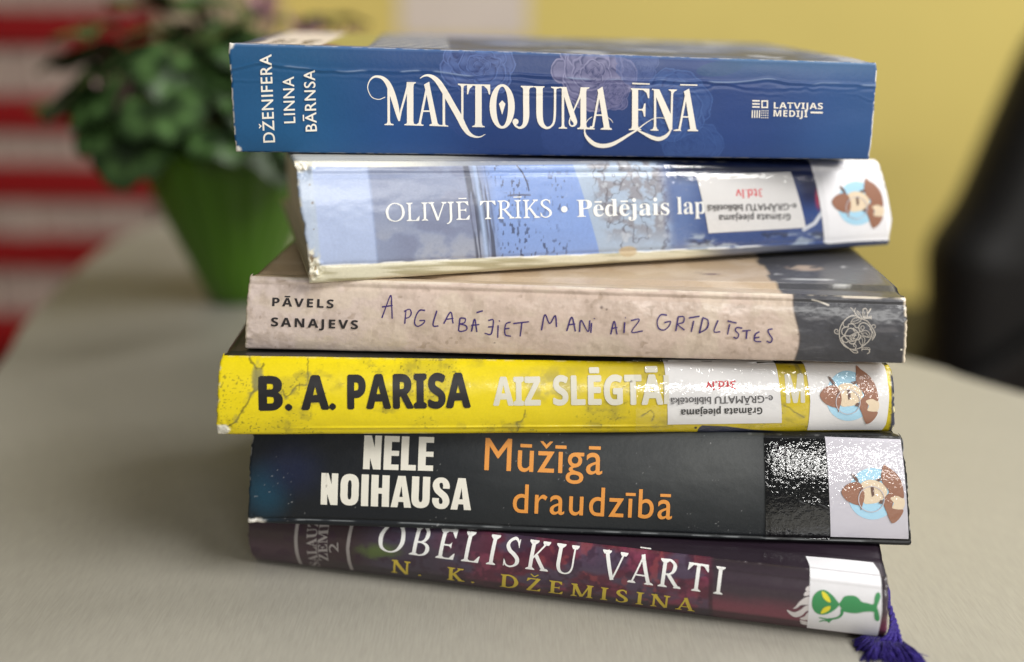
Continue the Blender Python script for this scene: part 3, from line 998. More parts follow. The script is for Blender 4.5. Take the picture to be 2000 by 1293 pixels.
def disp2(x, y, v, u):
    r = 0.05 * (fbm(x * .01, y * .02, 51, 3) - .5)
    r += -0.03 * np.exp(-((v - .9) / .02) ** 2) - 0.03 * np.exp(-((v - .16 + .06 * u) / .02) ** 2)
    c = np.minimum(np.hypot(x - 585, y - 325), np.hypot(x - 605, y - 530))
    r += 0.45 * (fbm(x * .08, y * .08, 52, 3) - .5) * smooth(34, 8, c)
    return r


def paint2(X, Y, U, V):
    n = fbm(X * .02, Y * .025, 71, 5)
    fine = fbm(X * .12, Y * .12, 72, 3)
    c = np.broadcast_to(lin((160, 176, 214)), X.shape + (3,)).copy()
    xl = X + (Y - 440) * -.10
    c = mixc(c, lin((132, 140, 166)), smooth(726, 735, xl) * .85)
    c = mixc(c, lin((166, 170, 184)), smooth(.45, .62, n) * smooth(726, 736, xl) * smooth(955, 925, xl) * smooth(400, 520, Y) * .9)
    c = mixc(c, lin((118, 122, 148)), smooth(.55, .4, n) * smooth(735, 800, xl) * smooth(955, 925, xl) * .5)
    pole = X - (905 + (Y - 325) * .14)
    c = mixc(c, lin((132, 158, 214)), smooth(20, 60, pole))
    stripes = smooth(.42, .62, vnoise(pole * .28, Y * .012, 73)) * smooth(-2, 3, pole) * smooth(48, 38, pole)
    c = mixc(c, lin((70, 74, 92)), stripes * .85)
    c = mixc(c, lin((170, 190, 226)), np.exp(-((pole - 22) / 5) ** 2) * .8)
    sp = smooth(.70, .76, vnoise(X * .28, Y * .13, 74)) * smooth(40, 60, pole) * smooth(1125, 1095, X)
    c = mixc(c, lin((52, 54, 72)), sp * .75 * smooth(.35, .6, n))
    c = mixc(c, lin((58, 58, 74)), smooth(2.0, .6, line_dist(X, Y, [(1012, 325), (1022, 338), (1030, 358), (1033, 372)])))
    c = mixc(c, lin((88, 92, 116)), smooth(2.6, .8, line_dist(X, Y, [(992, 382), (1008, 380), (1035, 381)])) * .9)
    # pale wedge, then bare trees
    w = X - (1121 + (Y - 320) * .29)
    c = mixc(c, lin((166, 182, 204)), smooth(-1, 1.5, w))
    tree = fbm(X * .045, Y * .05, 75, 5)
    inz = smooth(10, 40, w) * smooth(1345, 1290, X)
    c = mixc(c, lin((138, 134, 140)), smooth(.40, .55, tree) * inz * smooth(490, 430, Y) * .85)
    ring = np.abs(fbm(X * .035, Y * .035, 76, 3) - .5)
    c = mixc(c, lin((92, 86, 94)), smooth(.035, .006, ring) * inz * .7)
    c = mixc(c, lin((196, 202, 212)), smooth(.62, .72, tree) * inz * .6)
    c = mixc(c, lin((86, 112, 168)), smooth(1285, 1320, X - (Y - 400) * .1) * .85)
    c = mixc(c, lin((52, 76, 134)), smooth(1320, 1400, X))
    c = mixc(c, lin((22, 30, 62)), smooth(372, 338, Y + 12 * n) * smooth(1290, 1330, X) * .95)
    c = mixc(c, lin((30, 38, 78)), smooth(1535, 1580, X) * smooth(420, 380, Y))
    foam = smooth(.5, .62, fbm(X * .03, Y * .07, 77, 5)) * smooth(452, 462, Y) * smooth(1330, 1360, X)
    c = mixc(c, lin((168, 182, 200)), foam * .85)
    c = mixc(c, lin((40, 48, 74)), smooth(.40, .3, fbm(X * .03, Y * .07, 78, 4)) * smooth(448, 458, Y) * smooth(1330, 1360, X) * .8)
    c = mixc(c, lin((172, 60, 84)), smooth(9, 3, np.hypot((X - 1597) / 1.0, (Y - 386) / 3.2)) * .8)
    tape = line_dist(X, Y, [(1570, 448), (1590, 436), (1604, 414)])
    c = mixc(c, lin((208, 212, 222)), smooth(4.5, 3, tape))
    # cream hinge bands
    top = _py([(560, 327), (620, 327), (735, 328), (920, 325), (1120, 323), (1300, 318), (1760, 300)], X)
    fade = smooth(1290, 1120, X)
    c = mixc(c, mixc(np.broadcast_to(lin((236, 234, 222)), X.shape + (3,)), lin((150, 156, 170)), smooth(720, 960, X)), smooth(top + 1, top - 1.5, Y) * fade)
    bot = _py([(560, 521), (620, 519), (740, 515), (920, 506), (1160, 497), (1312, 490), (1568, 478), (1760, 468)], X) + (fbm(X * .03, X * 0, 79, 3) - .5) * 3
    bc = mixc(np.broadcast_to(lin((214, 208, 184)), X.shape + (3,)), lin((172, 164, 132)), smooth(.4, .7, fbm(X * .01, Y * .12, 80, 3)))
    bc = mixc(bc, lin((96, 98, 108)), smooth(1330, 1440, X))
    bc = mixc(bc, lin((44, 54, 84)), smooth(1480, 1600, X))
    c = mixc(c, bc, smooth(bot - 1, bot + 1, Y))
    edge = np.abs(Y - bot)
    c = mixc(c, lin((240, 240, 238)), smooth(2.2, .6, edge) * smooth(.35, .6, vnoise(X * .03, X * 0, 81)) * .8)
    c = mixc(c, lin((196, 176, 142)), smooth(13, 9, np.hypot((X - 1228) / 1.6, Y - 492)) * .9)
    # clouded clear tape at the left end
    c = mixc(c, lin((186, 198, 226)), smooth(608, 612, xl) * smooth(730, 726, xl) * .45 * (Y < bot) * (Y > top))
    c = mixc(c, lin((178, 190, 204)), smooth(613, 607, X - (Y - 330) * .09) * .7 * (Y < bot) * (Y > top))
    for (px, py, r) in ((605, 361, 2.4), (610, 396, 3.4), (611, 380, 1.2), (613, 447, 1.6)):
        c = mixc(c, lin((122, 108, 96)), smooth(r, r * .4, np.hypot(X - px, Y - py)))
    corner = np.hypot((X - 604) / 1.0, (Y - 520) / 1.6)
    c = mixc(c, mixc(np.broadcast_to(lin((226, 220, 200)), X.shape + (3,)), lin((136, 116, 88)), smooth(.45, .65, fine)), smooth(24, 14, corner + (fine - .5) * 16))
    corner = np.hypot((X - 584) / 1.6, (Y - 324) / 1.0)
    c = mixc(c, mixc(np.broadcast_to(lin((240, 236, 222)), X.shape + (3,)), lin((190, 176, 146)), smooth(.5, .7, fine)), smooth(17, 10, corner + (fine - .5) * 10))
    return worn(c, U, V, X, Y, .12, (232, 228, 214), 5, .004)


def paint2_top(S, T, U):
    c = np.broadcast_to(lin((226, 224, 214)), S.shape + (3,)).copy()
    c = mixc(c, lin((120, 126, 146)), smooth(.18, .36, U))
    return mixc(c, lin((46, 58, 96)), smooth(.5, .7, U))


M2 = mat('pale_blue_cover_print', printed=True, rough=0.3, spec=0.5, coat=0.22, coat_rough=0.10, coat_bump=0.5, coat_bump_scale=700, bump_dist=.0006, mottle=0.06, mottle_scale=1400, bump=0.08, bump_scale=500)
b2 = Book('hardcover_book', 'worn pale blue and navy book with cream rubbed corners, second from the top', (-6.153, 31.883, 9.976), 15.376,
          [(-0.241, 3.673), (19.553, 3.093), (20.097, 0.187), (0, 0)],
          [[0.01367565, -0.0007925333, -7.857917], [-0.000806452, -0.01383963, 8.221063], [-0.000109847, -6.834359e-05, 1.0]],
          0.22, (3.60, 3.32), (0.06, 0.1), 2.0, 13.0, 2, edge_r=0.16, lean=0.131, disp=disp2, wear=0.06)
b2.spine(paint2, M2)
b2.board(True, M2, paint2_top, groove=0.03)
b2.board(False, M2, lambda S, T, U: mixc(np.broadcast_to(lin((206, 200, 176)), S.shape + (3,)), lin((46, 56, 86)), smooth(.55, .75, U)), groove=0.03)
b2.pages(PAPER)
A2 = Art()
serif_text(A2, 'OLIVJĒ TRĪKS', (753, 432), (1077, 424), 35.5, 0.098, 0.052, 0.015)
A2.ellipse(1101, 408, 6.2, 6.2)
b2.decal('author_lettering', A2, WHITE, off=.012)
T2 = Art()
text(T2, 'Pēdējais', (1126, 423), (1306, 418.5), 33, 'serif', 0.0)
text(T2, 'lap', (1321, 417.5), (1376, 416), 33, 'serif', 0.0)
b2.decal('title_lettering', T2, WHITE, off=.012)


def quad_art(tl, tr, br, bl, n=1):
    a = Art()
    a.poly([tl, tr, br, bl])
    return a


L2 = quad_art((1360, 342), (1546, 337), (1573, 444), (1383, 455))
st = b2.decal('catalogue_sticker', L2, STICKER, off=.018)
a = Art(); text(a, 'Grāmata pieejama', (1541.6, 416.6), (1402, 418.5), 12.5, 'bold', 0.0)
b2.decal('sticker_lettering', a, flat('dark_ink', 52, 50, 54, .5), st, off=.024)
a = Art(); text(a, 'e-GRĀMATU bibliotēkā', (1553, 396.3), (1378.5, 399), 12.5, 'sans', 0.012)
b2.decal('sticker_lettering', a, GREYINK, st, off=.024)
a = Art(); text(a, '3td.lv', (1487, 368.3), (1435, 369.7), 16, 'bold', 0.0)
b2.decal('sticker_lettering', a, flat('faded_red_ink', 220, 98, 104, .5), st, off=.024)

# genre sticker emblem: a plain bust in a cap before a blue disc, lying on its side (local box 0..1)
EMB_SKY = flat('emblem_blue', 168, 212, 236, .5, coat=0.9, coat_rough=0.07, coat_bump=1.0, coat_bump_scale=620, bump_dist=.00028, bump_detail=2.0)
EMB_BROWN = flat('emblem_brown', 150, 104, 82, .5, coat=0.9, coat_rough=0.07, coat_bump=1.0, coat_bump_scale=620, bump_dist=.00028, bump_detail=2.0)
EMB_TAN = flat('emblem_tan', 226, 206, 178, .5, coat=0.9, coat_rough=0.07, coat_bump=1.0, coat_bump_scale=620, bump_dist=.00028, bump_detail=2.0)
EMB_DARK = flat('emblem_dark_brown', 104, 76, 66, .5, coat=0.9, coat_rough=0.07, coat_bump=1.0, coat_bump_scale=620, bump_dist=.00028, bump_detail=2.0)


def emblem(book, sticker, fn, off):
    k = lambda L: [((x - 225) / 860.0, (y - 235) / 810.0) for x, y in L]
    a = Art(); a.ellipse((660 - 225) / 860, (640 - 235) / 810, .40, .44, n=48)
    book.decal('emblem_disc', a.moved(fn), EMB_SKY, sticker, off=off)
    a = Art()
    a.blob(k([(500, 490), (620, 440), (760, 470), (850, 560), (850, 650), (760, 740), (640, 770), (540, 760), (515, 620)]))
    a.blob(k([(900, 690), (1000, 660), (1085, 690), (1105, 770), (1075, 850), (1010, 850), (930, 830), (950, 760)]))
    book.decal('emblem_face', a.moved(fn), EMB_TAN, sticker, off=off + .006)
    a = Art()
    a.blob(k([(225, 600), (270, 530), (340, 485), (430, 470), (490, 490), (535, 580), (545, 680), (520, 780), (500, 860), (478, 800), (400, 775), (310, 730), (250, 670)]))
    a.blob(k([(820, 235), (870, 270), (960, 330), (1040, 430), (1080, 560), (1086, 690), (1000, 660), (905, 690), (940, 750), (930, 830), (1005, 850), (1086, 860), (1030, 980), (950, 1045), (905, 1010), (850, 880), (812, 780), (830, 680), (885, 600), (800, 490), (775, 400), (792, 300)]))
    book.decal('emblem_coat', a.moved(fn), EMB_BROWN, sticker, off=off + .012)
    a = Art()
    a.poly(k([(632, 525), (672, 528), (682, 650), (650, 675), (640, 610)]))
    a.poly(k([(360, 350), (400, 365), (450, 420), (468, 480), (430, 470), (390, 410)]))
    a.poly(k([(695, 428), (780, 410), (800, 445), (740, 462)]))
    a.poly(k([(740, 760), (770, 715), (805, 720), (790, 775)]))
    a.ribbon(k([(470, 640), (490, 580), (520, 545)]), .012)
    book.decal('emblem_detail', a.moved(fn), EMB_DARK, sticker, off=off + .018)
    a = Art()
    c0 = [(640 + 178 * math.cos(t), 706 + 178 * math.sin(t)) for t in np.linspace(0, 6.283, 30)[:-1]]
    a.ribbon(k(c0), .014, closed=True, step=2)
    book.decal('emblem_lens', a.moved(fn), flat('emblem_rim', 196, 190, 196, .4), sticker, off=off + .022)


G2 = Art()
G2.poly([(1585, 312), (1720, 310), (1742, 430), (1739, 470), (1612, 475)])
st = b2.decal('genre_sticker', G2, MATT_STICKER, off=.018)
emblem(b2, st, lambda p: (1622 + 100 * p[0], 349 + 96 * p[1] + 0 * p[0]), .024)

b2.decal('clear_tape', quad_art((1299, 322), (1600, 318), (1622, 472), (1318, 488)), FILM, off=.05)

# ---- 3: beige hardback -------------------------------------------


def disp3(x, y, v, u):
    r = 0.06 * (fbm(x * .018, y * .03, 91, 4) - .5)
    r += 0.035 * np.exp(-((v - .965) / .03) ** 2) - 0.03 * np.exp(-((v - .9) / .025) ** 2)
    e = smooth(26, 0, x - 478) + smooth(1752, 1776, x)
    return r + 0.10 * (fbm(x * .05, y * .07, 92, 3) - .6) * e


def paint3(X, Y, U, V):
    n = fbm(X * .018, Y * .022, 101, 5)
    f = fbm(X * .06, Y * .05, 102, 4)
    c = mixc(np.broadcast_to(lin((208, 187, 173)), X.shape + (3,)), lin((217, 200, 192)), smooth(950, 520, X))
    c = mixc(c, lin((214, 198, 178)), smooth(.5, .68, n) * .55)
    c = mixc(c, lin((166, 146, 128)), smooth(.5, .32, f) * .3)
    c = mixc(c, lin((150, 128, 108)), smooth(.78, .86, vnoise(X * .11, Y * .1, 103)) * smooth(.5, .35, n) * .5)
    for (px, py, r) in ((966, 670, 2.2), (1175, 600, 4.5), (1558, 652, 2.6), (1185, 604, 3)):
        c = mixc(c, lin((70, 52, 52)), smooth(r, r * .3, np.hypot(X - px, Y - py)) * .7)
    b = X - (1556 + (Y - 640) * .02 + 5 * np.sin(Y * .05))
    g = np.broadcast_to(lin((62, 62, 68)), X.shape + (3,)) * (0.75 + .5 * fbm(X * .02, Y * .05, 104, 4))[..., None]
    g = mixc(g, lin((120, 118, 122)), smooth(.62, .8, fbm(X * .015, Y * .09, 105, 4)) * .35)
    c = mixc(c, g, smooth(-1.2, 1.2, b))
    c = mixc(c, lin((214, 206, 194)), smooth(2.2, .8, line_dist(X, Y, [(1588, 587), (1600, 590), (1619, 597)])))
    c = mixc(c, lin((70, 62, 62)), np.exp(-(b / 2.4) ** 2) * .7)
    c = mixc(c, lin((226, 214, 196)), smooth(.972, .985, V) * smooth(.3, .6, vnoise(X * .03, X * 0, 106)) * .7)
    for (px, py, r) in ((1774, 614, 2.6), (1761, 683, 2.6), (1767, 583, 7)):
        c = mixc(c, lin((236, 230, 212)), smooth(r, r * .4, np.hypot(X - px, Y - py)))
    return worn(c, U, V, X, Y, .26, (226, 212, 190), 6, .006)


def paint3_top(S, T, U):
    n = fbm(S * .8, T * .9, 111, 5)
    c = np.broadcast_to(lin((190, 166, 138)), S.shape + (3,)).copy()
    c = mixc(c, lin((206, 186, 164)), smooth(.5, .65, n) * .7)
    c = mixc(c, lin((172, 158, 140)), smooth(3.0, 6, T) * .5)
    c = mixc(c, lin((90, 60, 70)), smooth(.12, .05, line_dist(S, T, [(14.3, 2.0), (14.6, 1.95), (14.9, 1.8)])) * .9)
    b = S - (16.55 + .04 * np.sin(T * 3))
    g = np.broadcast_to(lin((66, 66, 70)), S.shape + (3,)) * (0.7 + .6 * fbm(S * .5, T * 1.5, 112, 4))[..., None]
    for ln in ([(16.6, 1.45), (18, 1.5), (20, 1.35)], [(16.8, 2.1), (17.6, 2.15)], [(17, 3.3), (18.8, 3.4), (19.9, 3.1)], [(18, .95), (19.6, .8)]):
        g = mixc(g, lin((200, 200, 200)), smooth(.035, .01, line_dist(S, T, ln)) * .8)
    g = mixc(g, lin((176, 156, 138)), smooth(.9, .5, np.hypot((S - 17.9) / .8, (T - 3.0) / .5)) * smooth(.35, .5, fbm(S * 4, T * 4, 113, 3)))
    c = mixc(c, g, smooth(-.02, .02, b))
    c = mixc(c, lin((216, 202, 182)), smooth(.09, .0, np.abs(T - .42)) * .5 * (b < 0))
    return c


M3 = mat('beige_cover_print', printed=True, rough=0.36, spec=0.5, coat=0.25, coat_rough=0.22, mottle=0.06, mottle_scale=900, bump=0.25, bump_scale=170)
b3 = Book('hardcover_book', 'beige hardback with a dark grey end band and a handwritten title, third from the top', (-8.383, 32.27, 7.759), -2.415,
          [(0.225, 2.296), (20.313, 2.033), (20.453, 0.012), (0, 0)],
          [[0.01534545, -0.000546883, -6.92022], [0.0003572093, -0.01545043, 10.41263], [2.03148e-05, -9.065443e-05, 1.0]],
          0.2, (2.20, 2.16), (0.02, 0.02), 1.0, 13.2, 3, edge_r=0.09, lean=0.105, disp=disp3, wear=0.025)
b3.spine(paint3, M3)
b3.board(True, M3, paint3_top, groove=0.10, gpos=0.62)
b3.board(False, M3, lambda S, T, U: np.broadcast_to(lin((186, 166, 144)), S.shape + (3,)), groove=0.06)
b3.pages(PAPER)
A3 = Art()
text(A3, 'PĀVELS', (532, 597), (652, 601), 16, 'bold', 0.012, 0.16)
text(A3, 'SANAJEVS', (530, 636), (700, 641.5), 17, 'bold', 0.012, 0.16)
b3.decal('author_lettering', A3, flat('soft_black_ink', 42, 38, 40, .5))
z5 = lambda p: (450 + p[0] / 2.985, 480 + p[1] / 2.985)
z6 = lambda p: (1120 + p[0] / 2.941, 480 + p[1] / 2.941)
W3 = Art()
hand5 = [[(885, 418), (910, 350), (935, 290), (942, 350), (945, 422)], [(885, 355), (948, 346)], [(1018, 452), (1025, 372)], [(1014, 380), (1045, 368), (1056, 390), (1045, 412), (1022, 421)],
         [(1137, 374), (1105, 374), (1082, 410), (1076, 450), (1095, 466), (1125, 450), (1134, 432), (1104, 433)], [(1205, 375), (1183, 458), (1215, 464)],
         [(1245, 450), (1285, 385), (1300, 450)], [(1254, 426), (1302, 420)], [(1340, 418), (1331, 492)], [(1342, 418), (1370, 422), (1366, 445), (1340, 452), (1374, 462), (1378, 486), (1345, 497), (1330, 490)],
         [(1406, 498), (1425, 425), (1438, 500)], [(1405, 461), (1452, 455)], [(1435, 388), (1472, 377)], [(1505, 432), (1533, 430), (1530, 475), (1518, 514), (1483, 507)], [(1504, 470), (1537, 468)],
         [(1562, 460), (1559, 535)], [(1567, 437), (1571, 433)], [(1634, 441), (1606, 456), (1602, 515), (1636, 526)], [(1604, 481), (1628, 478)], [(1650, 450), (1742, 440)], [(1700, 446), (1690, 527)],
         [(1814, 490), (1834, 400), (1862, 450), (1894, 405), (1902, 470)], [(1961, 494), (1990, 414), (2012, 496)], [(1967, 458), (2010, 452)]]
hand6 = [[(35, 492), (44, 425), (84, 490), (94, 425)], [(104, 440), (100, 497)], [(119, 417), (121, 413)], [(214, 506), (234, 430), (250, 506)], [(217, 471), (253, 465)], [(294, 435), (290, 497)], [(297, 411), (300, 408)],
         [(330, 425), (378, 422), (334, 491), (398, 485)], [(537, 397), (502, 395), (481, 430), (489, 470), (520, 480), (548, 458), (556, 432), (521, 438)], [(601, 410), (587, 487)],
         [(599, 406), (633, 406), (631, 436), (600, 449), (637, 481)], [(690, 428), (676, 492)], [(662, 412), (724, 402)], [(742, 412), (722, 498)], [(740, 409), (771, 425), (766, 468), (720, 499)],
         [(829, 425), (806, 487), (842, 490)], [(896, 447), (884, 507)], [(884, 428), (937, 441)], [(968, 470), (937, 466), (930, 485), (948, 505), (939, 528), (918, 522)],
         [(968, 486), (1017, 482)], [(995, 484), (991, 532)], [(1067, 490), (1043, 506), (1040, 542), (1078, 548)], [(1041, 526), (1067, 521)], [(1142, 474), (1117, 481), (1124, 505), (1140, 530), (1130, 552), (1108, 544)]]
rp = random.Random(3)
for L, z in ((hand5, z5), (hand6, z6)):
    for s_ in L:
        pts = [z(p) for p in s_]
        k = [2.9] + [rp.uniform(2.0, 2.9) for _ in pts[1:]]
        W3.ribbon([(x, y, w) for (x, y), w in zip(pts, k)], curve=len(pts) > 2, step=8)
b3.decal('handwritten_title', W3, PEN)
E3 = Art()
zE = lambda p: (1600 + p[0] / 9.237, 580 + p[1] / 9.237)
lines = [([(780, 400), (650, 338), (540, 352), (430, 440), (368, 560), (356, 680), (390, 800), (470, 890), (580, 938), (690, 928), (780, 880), (880, 790), (938, 680), (930, 580), (870, 490), (790, 456), (725, 490), (705, 560), (735, 610), (790, 600)], 15),
         ([(780, 395), (860, 430), (930, 520), (990, 620), (1000, 680), (945, 770)], 15), ([(900, 560), (975, 660), (940, 740)], 10),
         ([(355, 660), (310, 655), (270, 630), (275, 590), (310, 575), (330, 600), (310, 625)], 12), ([(930, 520), (965, 490), (1000, 505), (1000, 540), (975, 548)], 11),
         ([(735, 560), (760, 515), (795, 520), (800, 560), (770, 580), (755, 560)], 11), ([(640, 930), (660, 880), (640, 840), (612, 850), (615, 880), (635, 885)], 11),
         ([(380, 720), (440, 840), (530, 920), (620, 1000), (690, 1005), (680, 970), (600, 955)], 14), ([(430, 440), (435, 520), (520, 530)], 12),
         ([(780, 400), (720, 290), (680, 250)], 12), ([(690, 350), (620, 250), (575, 200)], 12), ([(650, 340), (640, 260), (660, 210)], 9), ([(720, 330), (680, 280)], 9),
         ([(640, 625), (585, 560), (520, 565), (465, 640), (455, 700), (520, 770), (600, 790), (690, 720), (690, 630), (600, 550)], 15),
         ([(515, 540), (520, 490), (570, 475), (630, 500), (645, 545)], 15), ([(520, 530), (440, 540), (400, 590), (405, 650), (450, 690)], 15), ([(650, 545), (700, 550), (720, 610), (690, 650)], 14),
         ([(450, 690), (400, 720), (430, 790), (480, 810), (530, 780)], 15), ([(530, 800), (570, 835), (630, 825), (655, 770)], 15), ([(690, 650), (735, 690), (720, 745), (650, 765)], 15),
         ([(460, 685), (540, 690), (640, 640), (690, 630)], 14), ([(545, 690), (555, 750), (600, 780)], 13), ([(570, 760), (590, 690), (660, 660)], 12), ([(610, 760), (620, 700), (660, 680)], 14), ([(590, 740), (640, 740)], 14),
         ([(560, 455), (600, 395), (660, 370), (740, 385), (735, 430), (660, 465), (570, 460)], 11), ([(590, 440), (660, 420), (720, 395)], 8),
         ([(735, 620), (800, 690), (880, 715), (905, 680), (860, 600), (760, 595)], 11), ([(770, 640), (830, 640), (880, 690)], 9), ([(740, 630), (800, 690), (890, 710)], 10),
         ([(760, 870), (715, 800), (710, 740), (760, 690), (810, 740), (805, 810), (765, 870)], 11), ([(765, 860), (770, 780), (755, 720)], 8),
         ([(790, 375), (935, 372)], 22), ([(790, 350), (935, 350)], 9), ([(932, 325), (934, 395)], 10), ([(790, 380), (785, 290), (800, 225), (850, 220), (866, 270), (860, 345)], 14), ([(866, 300), (905, 260), (935, 215)], 20), ([(820, 345), (815, 270)], 8),
         ([(765, 935), (870, 935), (905, 960), (900, 1000), (865, 1022)], 16), ([(765, 905), (880, 905), (912, 935), (905, 990)], 9), ([(765, 895), (765, 968)], 10)]
for pts, w in lines:
    E3.ribbon([zE(p) + (w / 9.237 * 1.05,) for p in pts], curve=len(pts) > 2, step=6)
b3.decal('publisher_emblem', E3, EMBOSS)

# ---- 4: yellow hardback ------------------------------------------


def disp4(x, y, v, u):
    r = 0.04 * (fbm(x * .012, y * .02, 121, 3) - .5)
    r += 0.03 * np.exp(-((v - .115 - .03 * u) / .018) ** 2) * smooth(520, 700, x) * smooth(1340, 1200, x)
    e = smooth(34, 6, np.hypot((x - 430), (y - 842))) + .5 * smooth(1728, 1746, x)
    return r + 0.16 * (fbm(x * .07, y * .07, 122, 3) - .55) * e


def paint4(X, Y, U, V):
    n = fbm(X * .012, Y * .02, 131, 5)
    f = fbm(X * .05, Y * .06, 132, 4)
    c = np.broadcast_to(lin((230, 208, 10)), X.shape + (3,)).copy()
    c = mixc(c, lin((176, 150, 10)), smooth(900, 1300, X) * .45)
    c = mixc(c, lin((180, 164, 36)), smooth(.5, .7, n) * .45 * smooth(505, 560, X))
    c = mixc(c, lin((140, 128, 50)), smooth(.56, .72, f) * smooth(.42, .6, n) * .42 * smooth(505, 560, X))
    c = mixc(c, lin((90, 84, 30)), smooth(.78, .86, vnoise(X * .33, Y * .33, 133)) * smooth(.48, .6, n) * .6)
    blob = smooth(1.0, .3, np.hypot((X - 1080) / 95, (Y - 752) / 42)) * smooth(.3, .55, f)
    c = mixc(c, lin((150, 140, 78)), blob * .6)
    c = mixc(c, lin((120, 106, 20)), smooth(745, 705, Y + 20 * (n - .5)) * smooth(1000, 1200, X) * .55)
    # veins of cracked plaster
    jx = (fbm(X * .05, Y * .05, 134, 4) - .5) * 16
    jy = (fbm(X * .05 + 7, Y * .05, 135, 4) - .5) * 16
    cracks = [([(472, 697), (490, 712), (502, 718), (505, 740), (495, 765), (478, 790), (455, 825), (440, 834)], 2.0), ([(500, 718), (510, 722), (512, 714)], 1.6), ([(498, 765), (508, 752), (512, 735)], 1.5),
              ([(548, 760), (562, 772), (580, 756), (600, 748)], 1.3), ([(600, 705), (604, 725), (602, 740)], 1.1), ([(1010, 846), (1012, 826), (1022, 810), (1024, 796)], 1.3), ([(1250, 812), (1268, 800), (1280, 806), (1275, 822)], 1.0),
              ([(1530, 792), (1550, 800), (1572, 816)], 1.6), ([(1545, 712), (1560, 722), (1568, 740)], 1.2)]
    for pts, w in cracks:
        d = line_dist(X + jx, Y + jy, pts)
        c = mixc(c, lin((86, 80, 30)), smooth(w * 1.5, w * .4, d) * .75)
        c = mixc(c, lin((132, 124, 70)), smooth(w * 6, w, d) * smooth(.45, .65, f) * .6)
    sp = smooth(1.0, .5, np.hypot((X - 502) / 14, (Y - 735) / 34)) * smooth(.38, .55, f)
    c = mixc(c, lin((142, 136, 84)), sp * .8)
    nb = _py([(1360, 860), (1366, 838), (1372, 832), (1420, 834), (1470, 842), (1520, 846), (1580, 850)], X)
    c = mixc(c, lin((40, 44, 66)), smooth(nb - 1, nb + 1, Y) * smooth(1362, 1366, X) * smooth(1560, 1500, X))
    c = mixc(c, lin((24, 26, 30)), smooth(3.4, 2, np.hypot(X - 1360, Y - 838)))
    c = mixc(c, lin((52, 56, 76)), smooth(1738, 1742, X) * smooth(720, 740, Y))
    c = worn(c, U, V, X, Y, .10, (232, 222, 176), 7, .005)
    k = smooth(15, 9, np.hypot((X - 432) / 1.3, Y - 844) + (f - .5) * 8)
    return mixc(c, lin((226, 222, 208)), k)


def paint4_top(S, T, U):
    return np.broadcast_to(lin((34, 33, 32)), S.shape + (3,)) * (0.8 + .4 * fbm(S, T, 141, 4))[..., None]


M4 = mat('yellow_cover_print', printed=True, rough=0.36, spec=0.5, coat=0.25, coat_rough=0.15, coat_bump=0.15, coat_bump_scale=400, mottle=0.05, mottle_scale=1300, bump=0.08, bump_scale=300)
b4 = Book('hardcover_book', 'dirty yellow book with bold black author lettering and white stickers, fourth from the top', (-9.066, 30.918, 5.387), 2.598,
          [(0.185, 2.416), (21.034, 2.011), (21.192, -0.057), (0, 0)],
          [[0.01467098, -0.0004716388, -5.770799], [-0.0001197859, -0.01487359, 12.79088], [-1.956553e-05, -5.416261e-05, 1.0]],
          0.3, (2.33, 2.30), (0.0, -0.02), 0.9, 13.4, 4, edge_r=0.14, lean=0.183, disp=disp4, wear=0.03)
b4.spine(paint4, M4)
b4.board(True, M4, paint4_top, groove=0.05)
b4.board(False, M4, lambda S, T, U: np.broadcast_to(lin((36, 38, 44)), S.shape + (3,)), groove=0.05)
b4.pages(PAPER)
A4 = Art()
text(A4, 'B.', (506, 799.5), (572, 798), 63, 'bold', 0.03)
text(A4, 'A.', (589, 797.5), (657, 796.5), 62, 'bold', 0.03)
text(A4, 'PARISA', (679, 796), (920, 793), 62, 'bold', 0.03, 0.02)
b4.decal('author_lettering', A4, BLACK)
T4 = Art()
text(T4, 'AIZ', (963, 789.8), (1056, 789), 52, 'bold', 0.022)
text(T4, 'SLĒGTĀ', (1080, 788.6), (1295, 787), 53, 'bold', 0.022)
T4.poly([(1296, 734), (1306, 734), (1306, 787), (1296, 787)])
PALEINK = flat('pale_grey_ink', 212, 208, 192, .4)
b4.decal('title_lettering', T4, PALEINK)
T4 = Art()
text(T4, 'M', (1534, 784.5), (1571, 784), 51, 'bold', 0.022)
b4.decal('title_lettering', T4, PALEINK)
st = b4.decal('catalogue_sticker', quad_art((1299, 709), (1518.5, 709), (1527, 826), (1304.5, 830)), STICKER, off=.014)
a = Art(); text(a, 'Grāmata pieejama', (1487.6, 793.5), (1329.5, 797), 13.5, 'bold', 0.008)
b4.decal('sticker_lettering', a, BLACK, st, off=.02)
a = Art(); text(a, 'e-GRĀMATU bibliotēkā', (1508, 770.3), (1308, 774.5), 13.5, 'sans', 0.012)
b4.decal('sticker_lettering', a, GREYINK, st, off=.02)
a = Art(); text(a, '3td.lv', (1436.5, 743.5), (1377.6, 746), 15, 'sans', 0.018)
b4.decal('sticker_lettering', a, REDINK, st, off=.02)
G4 = Art(); G4.poly([(1575, 708), (1733, 708), (1735, 770), (1731, 830), (1726, 843), (1579, 843), (1581, 780)])
st = b4.decal('genre_sticker', G4, STICKER, off=.014)
emblem(b4, st, lambda p: (1599.6 + 113 * p[0], 721 + 106.5 * p[1]), .02)

b4.decal('clear_tape', quad_art((1238, 712), (1578, 711), (1581, 840), (1242, 843)), FILM, off=.05)

# ---- 5: black hardback -------------------------------------------


